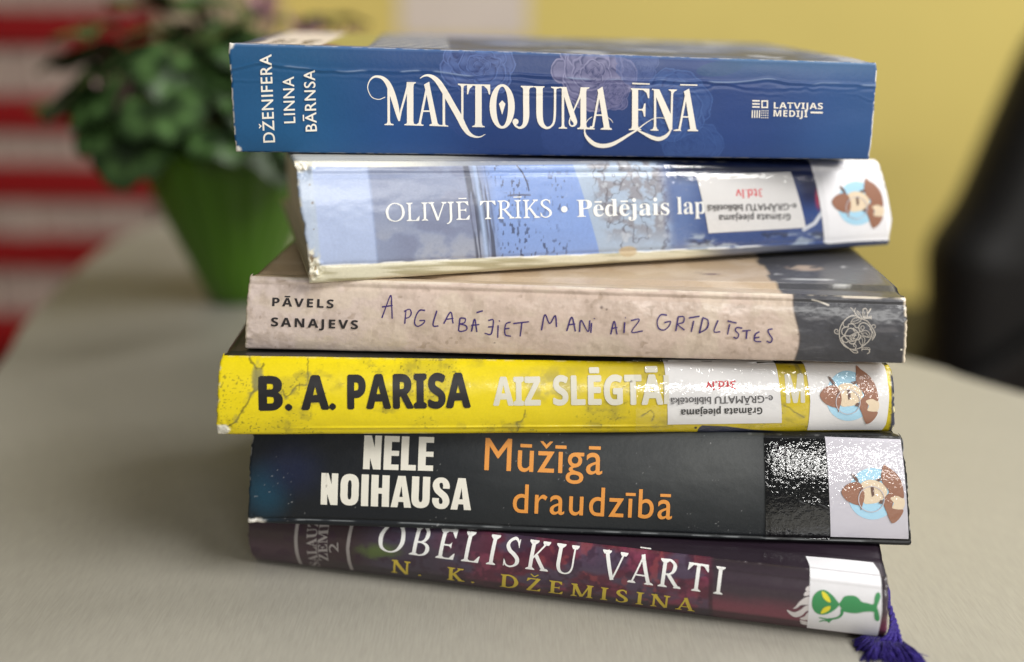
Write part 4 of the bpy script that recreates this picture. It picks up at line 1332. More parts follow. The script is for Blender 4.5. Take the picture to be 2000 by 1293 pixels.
def disp5(x, y, v, u):
    r = 0.03 * (fbm(x * .01, y * .02, 151, 3) - .5)
    low = _py([(470, 1016), (600, 1015), (800, 1022), (1100, 1036), (1500, 1052), (1800, 1060)], x)
    r += -0.04 * np.exp(-((y - low) / 3.0) ** 2)
    r += 0.02 * smooth(1492, 1497, x)
    wr = line_dist(x, y, [(1560, 978), (1578, 984), (1600, 983), (1616, 992)])
    r += 0.035 * np.exp(-(wr / 3.5) ** 2) + 0.02 * np.exp(-(line_dist(x, y, [(1575, 996), (1598, 992), (1618, 1003)]) / 3) ** 2)
    e = smooth(26, 5, np.hypot(x - 488, y - 1022)) + .5 * smooth(1768, 1780, x)
    return r + 0.2 * (fbm(x * .07, y * .07, 152, 3) - .55) * e


def paint5(X, Y, U, V):
    n = fbm(X * .008, Y * .014, 161, 5)
    c = np.broadcast_to(lin((20, 24, 30)), X.shape + (3,)).copy()
    c = mixc(c, lin((20, 62, 82)), smooth(1.1, .1, np.hypot((X - 520) / 60, (Y - 960) / 75)) * .85)
    c = mixc(c, lin((26, 34, 64)), smooth(1.1, .1, np.hypot((X - 570) / 80, (Y - 915) / 70)) * .7)
    lamp_sheen = smooth(820, 1350, X) * smooth(1540, 1440, X) * smooth(1030, 900, Y)
    c = mixc(c, lin((74, 76, 76)), lamp_sheen * (.45 + .55 * smooth(.35, .65, n)))  # grey sheen of the lamp, painted into the black print
    c = mixc(c, lin((44, 48, 50)), smooth(700, 1100, X) * .5)
    c = mixc(c, lin((10, 12, 16)), smooth(1494, 1497, X - (Y - 900) * .02))
    c = mixc(c, lin((140, 140, 140)), smooth(1.3, .5, line_dist(X, Y, [(1340, 923), (1380, 926), (1440, 927)])) * .0)
    sp = smooth(.93, .96, vnoise(X * .35, Y * .35, 163))
    c = mixc(c, lin((190, 190, 190)), sp * smooth(.62, .7, fbm(X * .02, Y * .02, 169, 2)) * .35)
    low = _py([(470, 1016), (600, 1015), (800, 1022), (1100, 1036), (1500, 1052), (1800, 1060)], X)
    c = mixc(c, lin((150, 154, 156)), smooth(1.4, .5, np.abs(Y - low - 3)) * smooth(.45, .7, vnoise(X * .03, X * 0, 164)) * .55)
    f = fbm(X * .1, Y * .1, 165, 3)
    k = smooth(15, 8, np.hypot((X - 496) / 1.6, (Y - 1024) / .8) + (f - .5) * 12)
    c = mixc(c, lin((216, 212, 204)), k)
    return worn(c, U, V, X, Y, .02, (150, 150, 150), 8, .003)


M5 = mat('black_cover_print', printed=True, rough=0.42, spec=0.4, mottle=0.12, mottle_scale=1500, bump=0.06, bump_scale=600, rough_var=0.08)
TAPE5 = mat('black_gloss_tape', rgb(9, 11, 14), 0.08, 0.35, bump=1.0, bump_scale=520, bump_dist=.00024, bump_detail=2.0, coat=1.0, coat_rough=.06, coat_bump=1.0, coat_bump_scale=700)
b5 = Book('hardcover_book', 'black hardback with white and orange lettering and a glossy taped end', (-8.434, 31.387, 2.14), -2.988,
          [(0.13, 3.15), (20.582, 3.272), (20.981, -0.006), (0, 0)],
          [[0.01656246, 0.0002662026, -8.246109], [0.0005470336, -0.01583915, 16.00764], [2.428208e-05, -1.432122e-05, 1.0]],
          0.2, (3.15, 3.14), (0.0, 0.0), 0.7, 13.4, 5, edge_r=0.14, lean=0.278, disp=disp5, wear=0.05)
b5.spine(paint5, M5)
b5.board(True, M5, lambda S, T, U: np.broadcast_to(lin((20, 22, 26)), S.shape + (3,)), groove=0.05)
b5.board(False, M5, lambda S, T, U: np.broadcast_to(lin((26, 28, 32)), S.shape + (3,)), groove=0.05)
b5.pages(PAPER)
A5 = Art()
block_text(A5, 'NELE', (709.5, 915), (846, 918.5), 63)
block_text(A5, 'NOIHAUSA', (626.5, 985), (920, 996), 63)
A5.moved(lambda p: (p[0], p[1]))
b5.decal('author_lettering', A5, flat('warm_white_ink', 232, 228, 216, .45))
T5 = Art()
text(T5, 'Mūžīgā', (946, 916.5), (1176, 925), 59, 'sans', 0.006, 0.035)
text(T5, 'draudzībā', (1001, 1000.5), (1312, 1013), 57, 'sans', 0.006, 0.06)
b5.decal('title_lettering', T5, ORANGE)
b5.decal('clear_tape', quad_art((1493, 858), (1612, 860), (1622, 1058), (1496, 1050)), TAPE5, off=.010)
ST5 = mat('taped_sticker_paper', rgb(198, 195, 205), 0.45, coat=1.0, coat_rough=0.07, coat_bump=1.0, coat_bump_scale=620, bump_dist=.00028, bump_detail=2.0)
st = b5.decal('genre_sticker', quad_art((1613, 857.5), (1761, 862), (1775.5, 1054), (1623, 1049.5)), ST5, off=.014)
emblem(b5, st, lambda p: (1642 + 121 * p[0], 906 + 114 * p[1]), .02)

# ---- 6: plum hardback at the bottom ------------------------------


def disp6(x, y, v, u):
    return 0.03 * (fbm(x * .01, y * .02, 171, 3) - .5) + 0.03 * np.exp(-((v - .93) / .03) ** 2) * smooth(1100, 1400, x)


def paint6(X, Y, U, V):
    ax = Y - (1073 + (X - 737) * .128)
    n = fbm(X * .02, ax * .03, 181, 5)
    f = fbm(X * .06, ax * .07, 182, 4)
    c = np.broadcast_to(lin((56, 42, 46)), X.shape + (3,)).copy()
    c = mixc(c, lin((76, 56, 68)), smooth(-5, 25, ax) * smooth(690, 480, X) * .7)
    c = mixc(c, lin((70, 62, 78)), smooth(680, 760, X) * smooth(1000, 900, X) * .8)
    c = mixc(c, lin((86, 104, 52)), smooth(1.1, .2, np.hypot((X - 740) / 48, (Y - 1076) / 16) + (f - .5) * .8) * .85)
    c = mixc(c, lin((98, 42, 62)), smooth(830, 1000, X) * .75)
    c = mixc(c, lin((130, 60, 84)), smooth(.48, .66, n) * smooth(800, 1000, X) * smooth(1500, 1350, X) * .8)
    c = mixc(c, lin((74, 70, 90)), smooth(.5, .36, fbm(X * .012, ax * .03, 183, 4)) * smooth(700, 860, X) * .75)
    c = mixc(c, lin((52, 30, 48)), smooth(.52, .66, f) * .55)
    c = mixc(c, lin((150, 72, 76)), smooth(.62, .74, fbm(X * .05, ax * .05, 184, 3)) * smooth(900, 1100, X) * smooth(1420, 1300, X) * .5)
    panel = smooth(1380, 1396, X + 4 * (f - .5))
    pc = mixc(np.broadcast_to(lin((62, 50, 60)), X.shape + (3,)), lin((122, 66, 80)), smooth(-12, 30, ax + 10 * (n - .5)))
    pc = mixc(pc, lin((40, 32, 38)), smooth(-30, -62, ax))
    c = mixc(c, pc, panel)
    c = mixc(c, lin((40, 24, 36)), smooth(6, 2, np.abs(X - 1388 - (Y - 1150) * .0)) * smooth(-45, -20, ax) * .6)
    c = mixc(c, lin((44, 36, 44)), smooth(30, 38, ax - 0) * smooth(600, 700, X) * .75)
    c = mixc(c, lin((120, 62, 82)), smooth(.6, .72, n) * smooth(-38, -52, ax) * smooth(1000, 1100, X) * smooth(1400, 1300, X) * .6)
    return worn(c, U, V, X, Y, .0, (140, 130, 134), 9, .003)


M6 = mat('plum_cover_print', printed=True, rough=0.3, spec=0.5, coat=0.35, coat_rough=0.14, mottle=0.10, mottle_scale=900, bump=0.06, bump_scale=300)
b6 = Book('hardcover_book', 'dark plum hardback with gold and white lettering, bottom of the stack', (-8.623, 32.797, 0.02), -12.438,
          [(0.0, 2.08), (20.26, 2.09), (20.412, 0.001), (0, 0)],
          [[0.01614369, -0.001730392, -6.030765], [0.002220538, -0.01744336, 18.1802], [0.0001128164, -0.0001816618, 1.0]],
          0.42, (2.06, 2.06), (0.0, 0.0), 1.0, 13.4, 6, edge_r=0.18, lean=-0.067, disp=disp6, wear=0.03)
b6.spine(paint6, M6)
b6.board(True, M6, lambda S, T, U: np.broadcast_to(lin((44, 34, 44)), S.shape + (3,)), groove=0.06, gpos=1.25)
b6.board(False, M6, lambda S, T, U: np.broadcast_to(lin((44, 34, 44)), S.shape + (3,)), groove=0.05)
b6.pages(PAPER)
T6 = Art()
serif_text(T6, 'OBELISKU', (737, 1073), (1124, 1121), 44, 0.115, 0.055, 0.16)
serif_text(T6, 'VĀRTI', (1170, 1127), (1411, 1159), 44, 0.115, 0.055, 0.16)
b6.decal('title_lettering', T6, WHITE)
A6 = Art()
serif_text(A6, 'N. K. DŽEMISINA', (763.5, 1119.5), (1356.5, 1197.5), 29, 0.15, 0.075, 0.30)
b6.decal('author_lettering', A6, GOLD)
Q6 = Art()
Q6.seg([(579, 1020), (580.5, 1060), (585, 1107)], 6.5)
Q6.seg([(684, 1026), (681.5, 1070), (686, 1117)], 6.5)
text(Q6, 'SALAUZTĀ', (623, 1110), (617, 985), 19, 'serif', .01, .02)
text(Q6, 'ZEME', (643, 1094), (640, 1018), 18, 'serif', .01, .02)
text(Q6, '2', (664, 1076), (663, 1058), 18, 'serif', .0)
b6.decal('series_lettering', Q6, flat('grey_white_ink', 150, 144, 142, .5))
zF = lambda p: (1500 + p[0] / 5.796, 1070 + p[1] / 5.796)
F6 = Art()
for L in ([(478, 450), (440, 458), (424, 480), (440, 496), (478, 492)], [(478, 505), (425, 500), (402, 530), (430, 540), (478, 525)],
          [(478, 555), (420, 555), (350, 600), (310, 650), (280, 672), (320, 668), (380, 632), (478, 628)],
          [(478, 642), (420, 645), (360, 690), (290, 715), (213, 688), (250, 745), (310, 778), (380, 755), (430, 705), (478, 690)],
          [(478, 715), (440, 725), (410, 765), (360, 790), (380, 812), (440, 815), (470, 830)], [(470, 845), (420, 830), (360, 820), (375, 845), (465, 865)], [(465, 875), (400, 852), (365, 855), (390, 880), (465, 895)]):
    F6.blob([zF(p) for p in L])
b6.decal('publisher_emblem', F6, flat('pale_grey_print', 214, 208, 208, .5))
G6 = Art(); G6.poly([(1578.5, 1104), (1648, 1110), (1717, 1117), (1723, 1133), (1722, 1190), (1714, 1247), (1645, 1240), (1576, 1232), (1580, 1170), (1583, 1122)])
st = b6.decal('genre_sticker', G6, MATT_STICKER, off=.014)
a = Art()
a.blob([zF(p) for p in [(495, 605), (507, 550), (545, 507), (600, 488), (660, 495), (730, 540), (780, 592), (803, 627), (775, 665), (720, 705), (650, 735), (580, 737), (527, 705), (500, 655)]])
a.blob([zF(p) for p in [(800, 627), (828, 590), (858, 556), (905, 545), (970, 548), (1020, 570), (1060, 605), (1120, 618), (1190, 630), (1206, 570), (1226, 536), (1254, 526), (1274, 552), (1262, 592), (1236, 642), (1232, 668), (1250, 722), (1258, 788), (1236, 812), (1207, 796), (1196, 745), (1190, 711), (1100, 707), (1020, 720), (960, 722), (890, 712), (845, 700), (820, 660)]])
a.ribbon([zF(p) + (w / 5.796,) for p, w in (((838, 680), 38), ((828, 735), 30), ((790, 770), 24), ((730, 788), 22), ((690, 802), 42), ((650, 808), 26))])
a.ribbon([zF(p) + (w / 5.796,) for p, w in (((665, 792), 18), ((620, 785), 14), ((576, 774), 12))]); a.ribbon([zF(p) + (w / 5.796,) for p, w in (((660, 812), 16), ((620, 812), 14), ((578, 826), 12))])
a.ribbon([zF(p) + (w / 5.796,) for p, w in (((690, 815), 26), ((684, 830), 16), ((700, 836), 8))])
b6.decal('emblem_body', a, GREEN, st, off=.02)
a = Art()
a.blob([zF(p) for p in [(608, 502), (650, 514), (690, 555), (706, 603), (660, 592), (620, 552)]]); a.blob([zF(p) for p in [(596, 728), (605, 690), (640, 655), (702, 642), (694, 682), (650, 712)]])
b6.decal('emblem_eyes', a, YELLOWINK, st, off=.026)

# ------------------------------------------------------------------ table, floor, walls
def rounded_outline(pts, radii, n=14):
    out = []
    m = len(pts)
    for i, (p, r) in enumerate(zip(pts, radii)):
        p = Vector(p); a = Vector(pts[i - 1]); b = Vector(pts[(i + 1) % m])
        u, v = (a - p).normalized(), (b - p).normalized()
        ang = u.angle(v)
        d = r / math.tan(ang / 2)
        s, e = p + u * d, p + v * d
        for k in range(n + 1):
            t = k / n
            out.append(((1 - t) ** 2 * s + 2 * t * (1 - t) * p + t * t * e)[:])
    return out


table = tag(root('table', (0.0, 0.0, -0.74)), 'grey beige laminate table with rounded corners under the stack of books', 'table')
_q = Art()
_q.blob([(-0.20, -.55), (-.235, -.4), (-.24, .1), (-0.248, .40), (-.271, .545), (-.2895, .619), (-.310, .776), (-.306, .87), (-.275, .945), (-.21, .94), (-.10, .86), (.06, .70), (.215, .551), (.253, .502), (.45, .28), (.58, .08), (.62, -.10), (.62, -.42), (.57, -.55), (.2, -.56)], 10)
outline = _q.v


def slab_mesh(name, outline, z0, z1, m, parent, origin=(0, 0, 0), bev=0.004):
    bm = bmesh.new()
    vs = [bm.verts.new((x - origin[0], y - origin[1], z0 - origin[2])) for x, y in outline]
    f = bm.faces.new(vs)
    if f.normal.z > 0: pass
    r = bmesh.ops.extrude_face_region(bm, geom=[f])
    for v in [g for g in r['geom'] if isinstance(g, bmesh.types.BMVert)]: v.co.z = z1 - origin[2]
    bmesh.ops.recalc_face_normals(bm, faces=bm.faces)
    if bev: 
        es = [e for e in bm.edges if abs(e.verts[0].co.z - e.verts[1].co.z) < 1e-6]
        bmesh.ops.bevel(bm, geom=es, offset=bev, segments=3, affect='EDGES')
    me = bpy.data.meshes.new(name); bm.to_mesh(me); bm.free()
    me.materials.append(m)
    o = bpy.data.objects.new(name, me); COL.objects.link(o); o.parent = parent
    return o


def table_material():
    m = mat('table_laminate', rgb(178, 170, 152), 0.42, 0.4)
    N, L = m.node_tree.nodes, m.node_tree.links
    b = N['Principled BSDF']
    tc = N.new('ShaderNodeTexCoord'); mp = N.new('ShaderNodeMapping')
    mp.inputs['Scale'].default_value = (1, 0.07, 1)
    mp.inputs['Rotation'].default_value = (0, 0, math.radians(3))
    L.new(tc.outputs['Object'], mp.inputs['Vector'])
    n1 = N.new('ShaderNodeTexNoise'); n1.inputs['Scale'].default_value = 1500; n1.inputs['Detail'].default_value = 5; n1.inputs['Roughness'].default_value = .7
    n2 = N.new('ShaderNodeTexNoise'); n2.inputs['Scale'].default_value = 9; n2.inputs['Detail'].default_value = 3
    L.new(mp.outputs[0], n1.inputs['Vector']); L.new(tc.outputs['Object'], n2.inputs['Vector'])
    r = N.new('ShaderNodeValToRGB')
    r.color_ramp.elements[0].position = .3; r.color_ramp.elements[0].color = rgb(152, 148, 138)
    r.color_ramp.elements[1].position = .7; r.color_ramp.elements[1].color = rgb(169, 165, 154)
    L.new(n1.outputs['Fac'], r.inputs[0])
    mr = N.new('ShaderNodeMapRange'); mr.inputs['To Min'].default_value = .92; mr.inputs['To Max'].default_value = 1.06
    L.new(n2.outputs['Fac'], mr.inputs['Value'])
    sc = N.new('ShaderNodeVectorMath'); sc.operation = 'SCALE'
    L.new(r.outputs[0], sc.inputs[0]); L.new(mr.outputs[0], sc.inputs['Scale']); L.new(sc.outputs[0], b.inputs['Base Color'])
    bn = N.new('ShaderNodeBump'); bn.inputs['Strength'].default_value = .07; bn.inputs['Distance'].default_value = .0003
    L.new(n1.outputs['Fac'], bn.inputs['Height']); L.new(bn.outputs[0], b.inputs['Normal'])
    return m


slab_mesh('tabletop', outline, 0.715, 0.74, table_material(), table)
STEEL = mat('grey_table_leg', rgb(120, 118, 114), 0.35, metallic=0.6)


def tube(name, pts, rad, m, parent=None, n=10, cap=True):
    """A round bar along pts; rad is one radius or one per point."""
    P = [Vector(p) for p in pts]
    R = rad if hasattr(rad, '__len__') else [rad] * len(P)
    V, F = [], []
    for i, p in enumerate(P):
        t = (P[min(i + 1, len(P) - 1)] - P[max(i - 1, 0)]).normalized()
        u = t.orthogonal().normalized() if i == 0 else (pu - t * pu.dot(t)).normalized()
        pu = u
        w = t.cross(u)
        for k in range(n):
            a = 2 * math.pi * k / n
            V.append(tuple(p + (u * math.cos(a) + w * math.sin(a)) * R[i]))
    for i in range(len(P) - 1):
        for k in range(n):
            F.append([i * n + k, i * n + (k + 1) % n, (i + 1) * n + (k + 1) % n, (i + 1) * n + k])
    if cap:
        F.append(list(range(n))[::-1]); F.append([(len(P) - 1) * n + k for k in range(n)])
    if name is None: return V, F
    return mesh_obj(name, V, F, m, parent)


def join(parts):
    V, F = [], []
    for v, f in parts:
        n = len(V); V += v; F += [[i + n for i in q] for q in f]
    return V, F


for (x, y) in ((-0.17, -0.42), (0.52, -0.42), (0.50, 0.02), (-0.24, 0.95)):
    tube('leg', [(x, y, 0.0), (x, y, 0.7145)], 0.02, STEEL, table, 16)

floor_m = mat('floor_vinyl', rgb(120, 100, 82), 0.5, mottle=.1, mottle_scale=8)
o = mesh_obj('floor', [(-6, -4, -.74), (6, -4, -.74), (6, 6, -.74), (-6, 6, -.74)], [[0, 1, 2, 3]], floor_m)
tag(o, 'brown floor', kind='structure')
wall_m = mat('yellow_wall_paint', rgb(216, 197, 114), 0.7, .3, mottle=.05, mottle_scale=2.5, bump=.1, bump_scale=150)
WALL_Y = 2.05
o = slab_mesh('wall', [(-6, WALL_Y), (6, WALL_Y), (6, WALL_Y + .12), (-6, WALL_Y + .12)], -.74, 2.0, wall_m, None, bev=0)
tag(o, 'yellow painted wall', kind='structure')
o = slab_mesh('paper_sheet', [(-0.211, WALL_Y - .0022), (0.024, WALL_Y - .0022), (0.024, WALL_Y - .0006), (-0.211, WALL_Y - .0006)], 0.105, 0.41, flat('notice_paper', 214, 202, 192, .7, mottle=.05, mottle_scale=12), None, bev=0)
tag(o, 'blank pale paper sheet pinned to the yellow wall', 'paper sheet')

# ------------------------------------------------------------------ red shelves with file boxes
SH_Y = 1.72
RED = mat('red_shelf_paint', rgb(140, 8, 12), 0.45, mottle=.06, mottle_scale=30)
BOXM = mat('file_box_card', rgb(176, 156, 144), 0.7, mottle=.08, mottle_scale=40)
shelf = tag(root('bookcase', (-0.95, SH_Y, -0.74)), 'red shelving unit standing behind the table to the left of the plant', 'bookcase')
fw = Vector((0, math.cos(PITCH), -math.sin(PITCH)))


def row_z(ypx, dist):  # height of a level seen ypx down a photo of 1293 px at that distance
    a = math.atan((ypx - 646.5) / F_PX) + PITCH
    return EYE - dist * math.tan(a)


bands = [(28, 98), (198, 266), (332, 400), (474, 534), (628, 690)]
X0, X1 = -1.10, -0.56
for i, (ya, yb) in enumerate(bands):
    za, zb = row_z(ya, SH_Y), row_z(yb, SH_Y)
    slab_mesh('shelf_board', [(X0, SH_Y), (X1, SH_Y), (X1, SH_Y + .28), (X0, SH_Y + .28)], zb, za, RED, shelf, origin=(-0.95, SH_Y, -0.74), bev=.002)
zt = row_z(-120, SH_Y)
for x in (X0 - .021, X1 + .001):
    slab_mesh('side_panel', [(x, SH_Y), (x + .02, SH_Y), (x + .02, SH_Y + .28), (x, SH_Y + .28)], -.738, zt, RED, shelf, origin=(-0.95, SH_Y, -0.74), bev=.001)
slab_mesh('back_panel', [(X0, SH_Y + .281), (X1, SH_Y + .281), (X1, SH_Y + .295), (X0, SH_Y + .295)], -.738, zt, RED, shelf, origin=(-0.95, SH_Y, -0.74), bev=0)
o = slab_mesh('pillar', [(X1 + .025, SH_Y - .03), (X1 + .135, SH_Y - .03), (X1 + .135, WALL_Y - .001), (X1 + .025, WALL_Y - .001)], -.739, 2.0, flat('beige_wall_paint', 176, 158, 132, .7, mottle=.05, mottle_scale=4), None, bev=.004)
tag(o, 'beige wall pillar between the red shelves and the yellow wall', kind='structure')
rr = random.Random(5)
tops = [(-80, 28), (98, 198), (266, 332), (400, 474), (534, 628)]
rows = ['topmost visible', 'second visible', 'third visible', 'fourth visible', 'lowest visible']
for i, (ya, yb) in enumerate(tops):
    zb = row_z(yb, SH_Y) + .0005
    zh = (row_z(ya, SH_Y) - .004 if i else row_z(-70, SH_Y)) - zb
    x = X0 + .004
    first = None
    while x < X1 - .05:
        w = rr.uniform(.036, .043)
        hgt = zh * rr.uniform(.93, .985)
        if first is None:
            o = slab_mesh('file_box', [(-.018, 0), (.018, 0), (.018, .2), (-.018, .2)], 0, zh * .96, BOXM, None, bev=.002)
            first = o
        else:
            o = first.copy(); COL.objects.link(o)
        o.location = (x + w / 2, SH_Y + rr.uniform(.006, .02), zb)
        tag(o, 'pale file box standing in the %s row of the red shelves' % rows[i], 'file box', 'file boxes in the %s shelf row' % rows[i])
        x += w

# ------------------------------------------------------------------ potted plant
PX, PY = -0.170, 0.655
plant = tag(root('potted_plant', (PX, PY, 0.0)), 'leafy green pot plant in a bright green pot standing behind the books', 'plant')
POT = mat('green_pot_plastic', rgb(68, 110, 10), 0.35, mottle=.06, mottle_scale=20)


def lathe(prof, n, flute=0.0, nf=18, close=False):
    V, F = [], []
    for (r, z, k) in prof:
        for i in range(n):
            a = 2 * math.pi * i / n
            rr_ = r * (1 + flute * k * abs(math.sin(nf * a / 2)))
            V.append((rr_ * math.cos(a), rr_ * math.sin(a), z))
    for j in range(len(prof) - 1):
        for i in range(n):
            F.append([j * n + i, j * n + (i + 1) % n, (j + 1) * n + (i + 1) % n, (j + 1) * n + i])
    return V, F


prof = [(.001, .001, 0), (.017, .001, 0), (.0195, .004, .5), (.0265, .022, 1), (.038, .05, 1), (.049, .08, 1), (.0545, .093, .6), (.0565, .097, 0), (.0545, .098, 0), (.053, .094, 0), (.0485, .08, 0), (.001, .078, 0)]
V, F = lathe(prof, 144, .05, 20)
mesh_obj('flower_pot', V, F, POT, plant)
SOIL = mat('potting_soil', rgb(40, 30, 22), .9, bump=.6, bump_scale=200)
V, F = lathe([(.0005, .087, 0), (.02, .0865, 0), (.0495, .0845, 0)], 40)
mesh_obj('soil', V, F, SOIL, plant)
rl = random.Random(12)
LV, LF, LC, stems, flowers, fstems = [], [], [], [], [], []


def leaf(base, yaw, pitch, size, roll, seed):
    """A heart-shaped leaf blade with a marbled band, its stalk end at `base`."""
    global LV, LF, LC
    nr, na = 8, 40
    V, Cc, F = [], [], []
    M = Matrix.Rotation(yaw, 3, 'Z') @ Matrix.Rotation(-pitch, 3, 'Y') @ Matrix.Rotation(roll, 3, 'X')
    for i in range(nr):
        r = i / (nr - 1)
        for j in range(na):
            a = 2 * math.pi * j / na
            # outline: notch at the stalk, soft point at the far end
            R = .52 * (1 + .10 * math.cos(a) - .40 * math.exp(-((abs(a - math.pi)) / .33) ** 2) + .06 * math.exp(-((min(a, 2 * math.pi - a)) / .3) ** 2))
            R *= 1 + .025 * math.sin(11 * a + seed)
            x, y = .36 + r * R * math.cos(a), r * R * 1.06 * math.sin(a)
            z = -.34 * (x - .1) ** 2 - .22 * y * y + .045 * r * math.sin(3 * a + seed) + .03 * r * math.sin(7 * a + 2 * seed)
            p = M @ Vector((x * size, y * size, z * size))
            V.append((base[0] + p.x, base[1] + p.y, base[2] + p.z))
            k = math.exp(-((r - .68) / .16) ** 2) * (.7 + .3 * math.sin(9 * a + seed))
            k = min(1, k + .25 * math.exp(-(math.sin(4.5 * a) / .15) ** 2) * r)
            d, l = lin((22, 40, 14)), lin((80, 112, 60))
            Cc.append(d * (1 - k) + l * k)
    for i in range(nr - 1):
        for j in range(na):
            F.append([i * na + j, i * na + (j + 1) % na, (i + 1) * na + (j + 1) % na, (i + 1) * na + j])
    n0 = len(LV)
    LV += V; LC += Cc
    LF += [[q + n0 for q in f] for f in F]


def stalk(b):
    x, y, z = b
    stems.append(tube(None, [(x * .1, y * .1, .086), (x * .55, y * .55, .086 + (z - .086) * .75), (x, y, z)], [.0015, .0013, .001], None, None, 6))


for i in range(74):
    a = rl.uniform(0, 2 * math.pi)
    ring = rl.random()
    rad = .010 + .072 * ring ** .8
    zz = .168 - .044 * ring + rl.uniform(-.022, .014)
    sz = rl.uniform(.029, .044)
    b = (rad * math.cos(a), rad * math.sin(a), zz)
    leaf(b, a + rl.uniform(-.8, .8), rl.uniform(-.15, .35) - .5 * ring, sz, rl.uniform(-.5, .5), i)
    stalk(b)
for (x, y, z, yw, pt, sz) in ((-.074, -.01, .150, 3.1, -.10, .036), (-.068, -.03, .128, 3.3, .0, .038), (-.045, -.06, .142, -2.2, -.55, .040), (-.028, -.072, .122, -1.8, -.75, .044), (-.06, -.02, .165, 2.9, .05, .038),
                              (-.01, -.055, .155, -1.5, -.5, .040), (.02, -.05, .165, -1.2, -.35, .036), (-.070, .0, .138, 2.95, -.25, .034), (.04, -.05, .118, -1.2, -.7, .04), (-.045, .02, .178, 2.7, .2, .035), (.0, .0, .18, -1.9, .1, .035), (.05, .0, .17, .2, .2, .036)):
    b = (x, y, z)
    leaf(b, yw, pt, sz, rl.uniform(-.25, .25), z * 100)
    stalk(b)
LEAF = mat('variegated_leaf', printed=True, rough=.42, spec=.4, mottle=.15, mottle_scale=150)
mesh_obj('foliage', LV, LF, LEAF, plant, np.array(LC))
V, F = join(stems)
mesh_obj('leaf_stems', V, F, flat('stem_green_brown', 84, 62, 44, .6), plant)
PETAL = flat('pale_pink_petal', 160, 118, 126, .6)
for (x, y, z) in ((.052, -.02, .160), (.072, -.005, .154), (.028, -.02, .172), (-.045, -.062, .126)):
    FV, FF = [], []
    for k in range(5):
        a = k * 2 * math.pi / 5 + x * 40
        n0 = len(FV)
        for i in range(5):
            u = i / 4
            for j in (-1, 0, 1):
                w = .006 * math.sin(math.pi * (u * .85 + .1)) * j
                r = .004 + .008 * u
                FV.append((r * math.cos(a) - w * math.sin(a), r * math.sin(a) + w * math.cos(a), .018 * u - .004 * abs(j)))
        FF += (grid_faces(5, 3) + n0).tolist()
    fl = mesh_obj('flower', FV, FF, PETAL, plant)
    fl.scale = (.8, .8, .8)
    fl.location = (x, y, z)
    tube('flower_stem', [(x * .1, y * .1, .086), (x * .7, y * .7, z * .75), (x, y, z + .002)], [.0014, .0012, .001], flat('flower_stem_brown', 96, 62, 54, .6), plant, 6)

# ------------------------------------------------------------------ black office chair
chair = tag(root('office_chair', (0.650, 0.98, -0.74)), 'black padded office chair behind the right edge of the table', 'chair')
CH = mat('black_chair_leather', rgb(22, 21, 21), 0.5, 0.3, bump=.25, bump_scale=220, mottle=.1, mottle_scale=20)
CHP = mat('black_chair_plastic', rgb(18, 18, 19), 0.4)


def cushion(name, outline, depth, m, parent, curve=0.0, edge=.03, seg=5):
    """A padded shape: outline in x-z, rounded over its rim, depth in y."""
    P = np.array(outline, float)
    cen = P.mean(0)
    V, F = [], []
    n = len(P)
    lay = []
    for k in range(seg + 1):
        a = math.pi / 2 * k / seg
        lay.append((edge * (1 - math.sin(a)), -depth / 2 + edge * (1 - math.cos(a))))
    prof = [(e, -y if False else y) for e, y in lay[::-1]]
    prof = [(edge * (1 - math.cos(math.pi / 2 * (1 - k / seg))) if False else edge * (1 - math.sin(math.pi / 2 * k / seg)), -depth / 2 + edge * (1 - math.sin(math.pi / 2 * k / seg)) * 0 + edge * (math.sin(0)) + edge * (1 - math.cos(math.pi / 2 * k / seg))) for k in range(seg + 1)]
    full = prof + [(e, -y) for e, y in prof[::-1]]
    nrm = []
    for i in range(n):
        t = P[(i + 1) % n] - P[i - 1]
        t /= np.linalg.norm(t)
        q = np.array([-t[1], t[0]])
        if np.dot(q, cen - P[i]) < 0: q = -q
        nrm.append(q)
    nrm = np.array(nrm)
    for e, y in full:
        R = P + nrm * e
        for x, z in R:
            V.append((x, y + curve * ((x - cen[0]) ** 2) , z))
    L = len(full)
    for j in range(L - 1):
        for i in range(n):
            F.append([j * n + i, j * n + (i + 1) % n, (j + 1) * n + (i + 1) % n, (j + 1) * n + i])
    for j, fl in ((0, False), (L - 1, True)):
        c = len(V)
        V.append((cen[0], full[j][1] + (-.015 if not fl else .015), cen[1]))
        for i in range(n):
            q = [j * n + i, j * n + (i + 1) % n, c]
            F.append(q if fl else q[::-1])
    return mesh_obj(name, V, F, m, parent)


def loop_curve(pts, step=6):
    a = Art(); a.blob(pts, step); return a.v


# backrest outline in metres (x right, z above the floor), relative to the chair's base
back = loop_curve([(-.25, .56), (-.262, .597), (-.267, .66), (-.272, .70), (-.2665, .722), (-.247, .757), (-.222, .835), (-.2, .895), (-.165, .935), (-.1, .955), (.1, .955), (.17, .93), (.22, .83), (.265, .74), (.27, .68), (.25, .57), (0, .54)])
cushion('backrest', back, .11, CH, chair, curve=-.5, edge=.05)
seat_o = cushion('seat', loop_curve([(-.26, -.22), (-.28, 0), (-.25, .22), (0, .26), (.25, .22), (.28, 0), (.26, -.22), (0, -.25)]), .1, CH, chair, edge=.045)
seat_o.rotation_euler = (math.pi / 2, 0, 0); seat_o.location = (0, .30, .46)
tube('gas_column', [(0, .3, .06), (0, .3, .41)], .025, CHP, chair, 16)
tube('back_bracket', [(0, .12, .42), (0, .04, .47), (0, .05, .70)], .022, CHP, chair, 12)
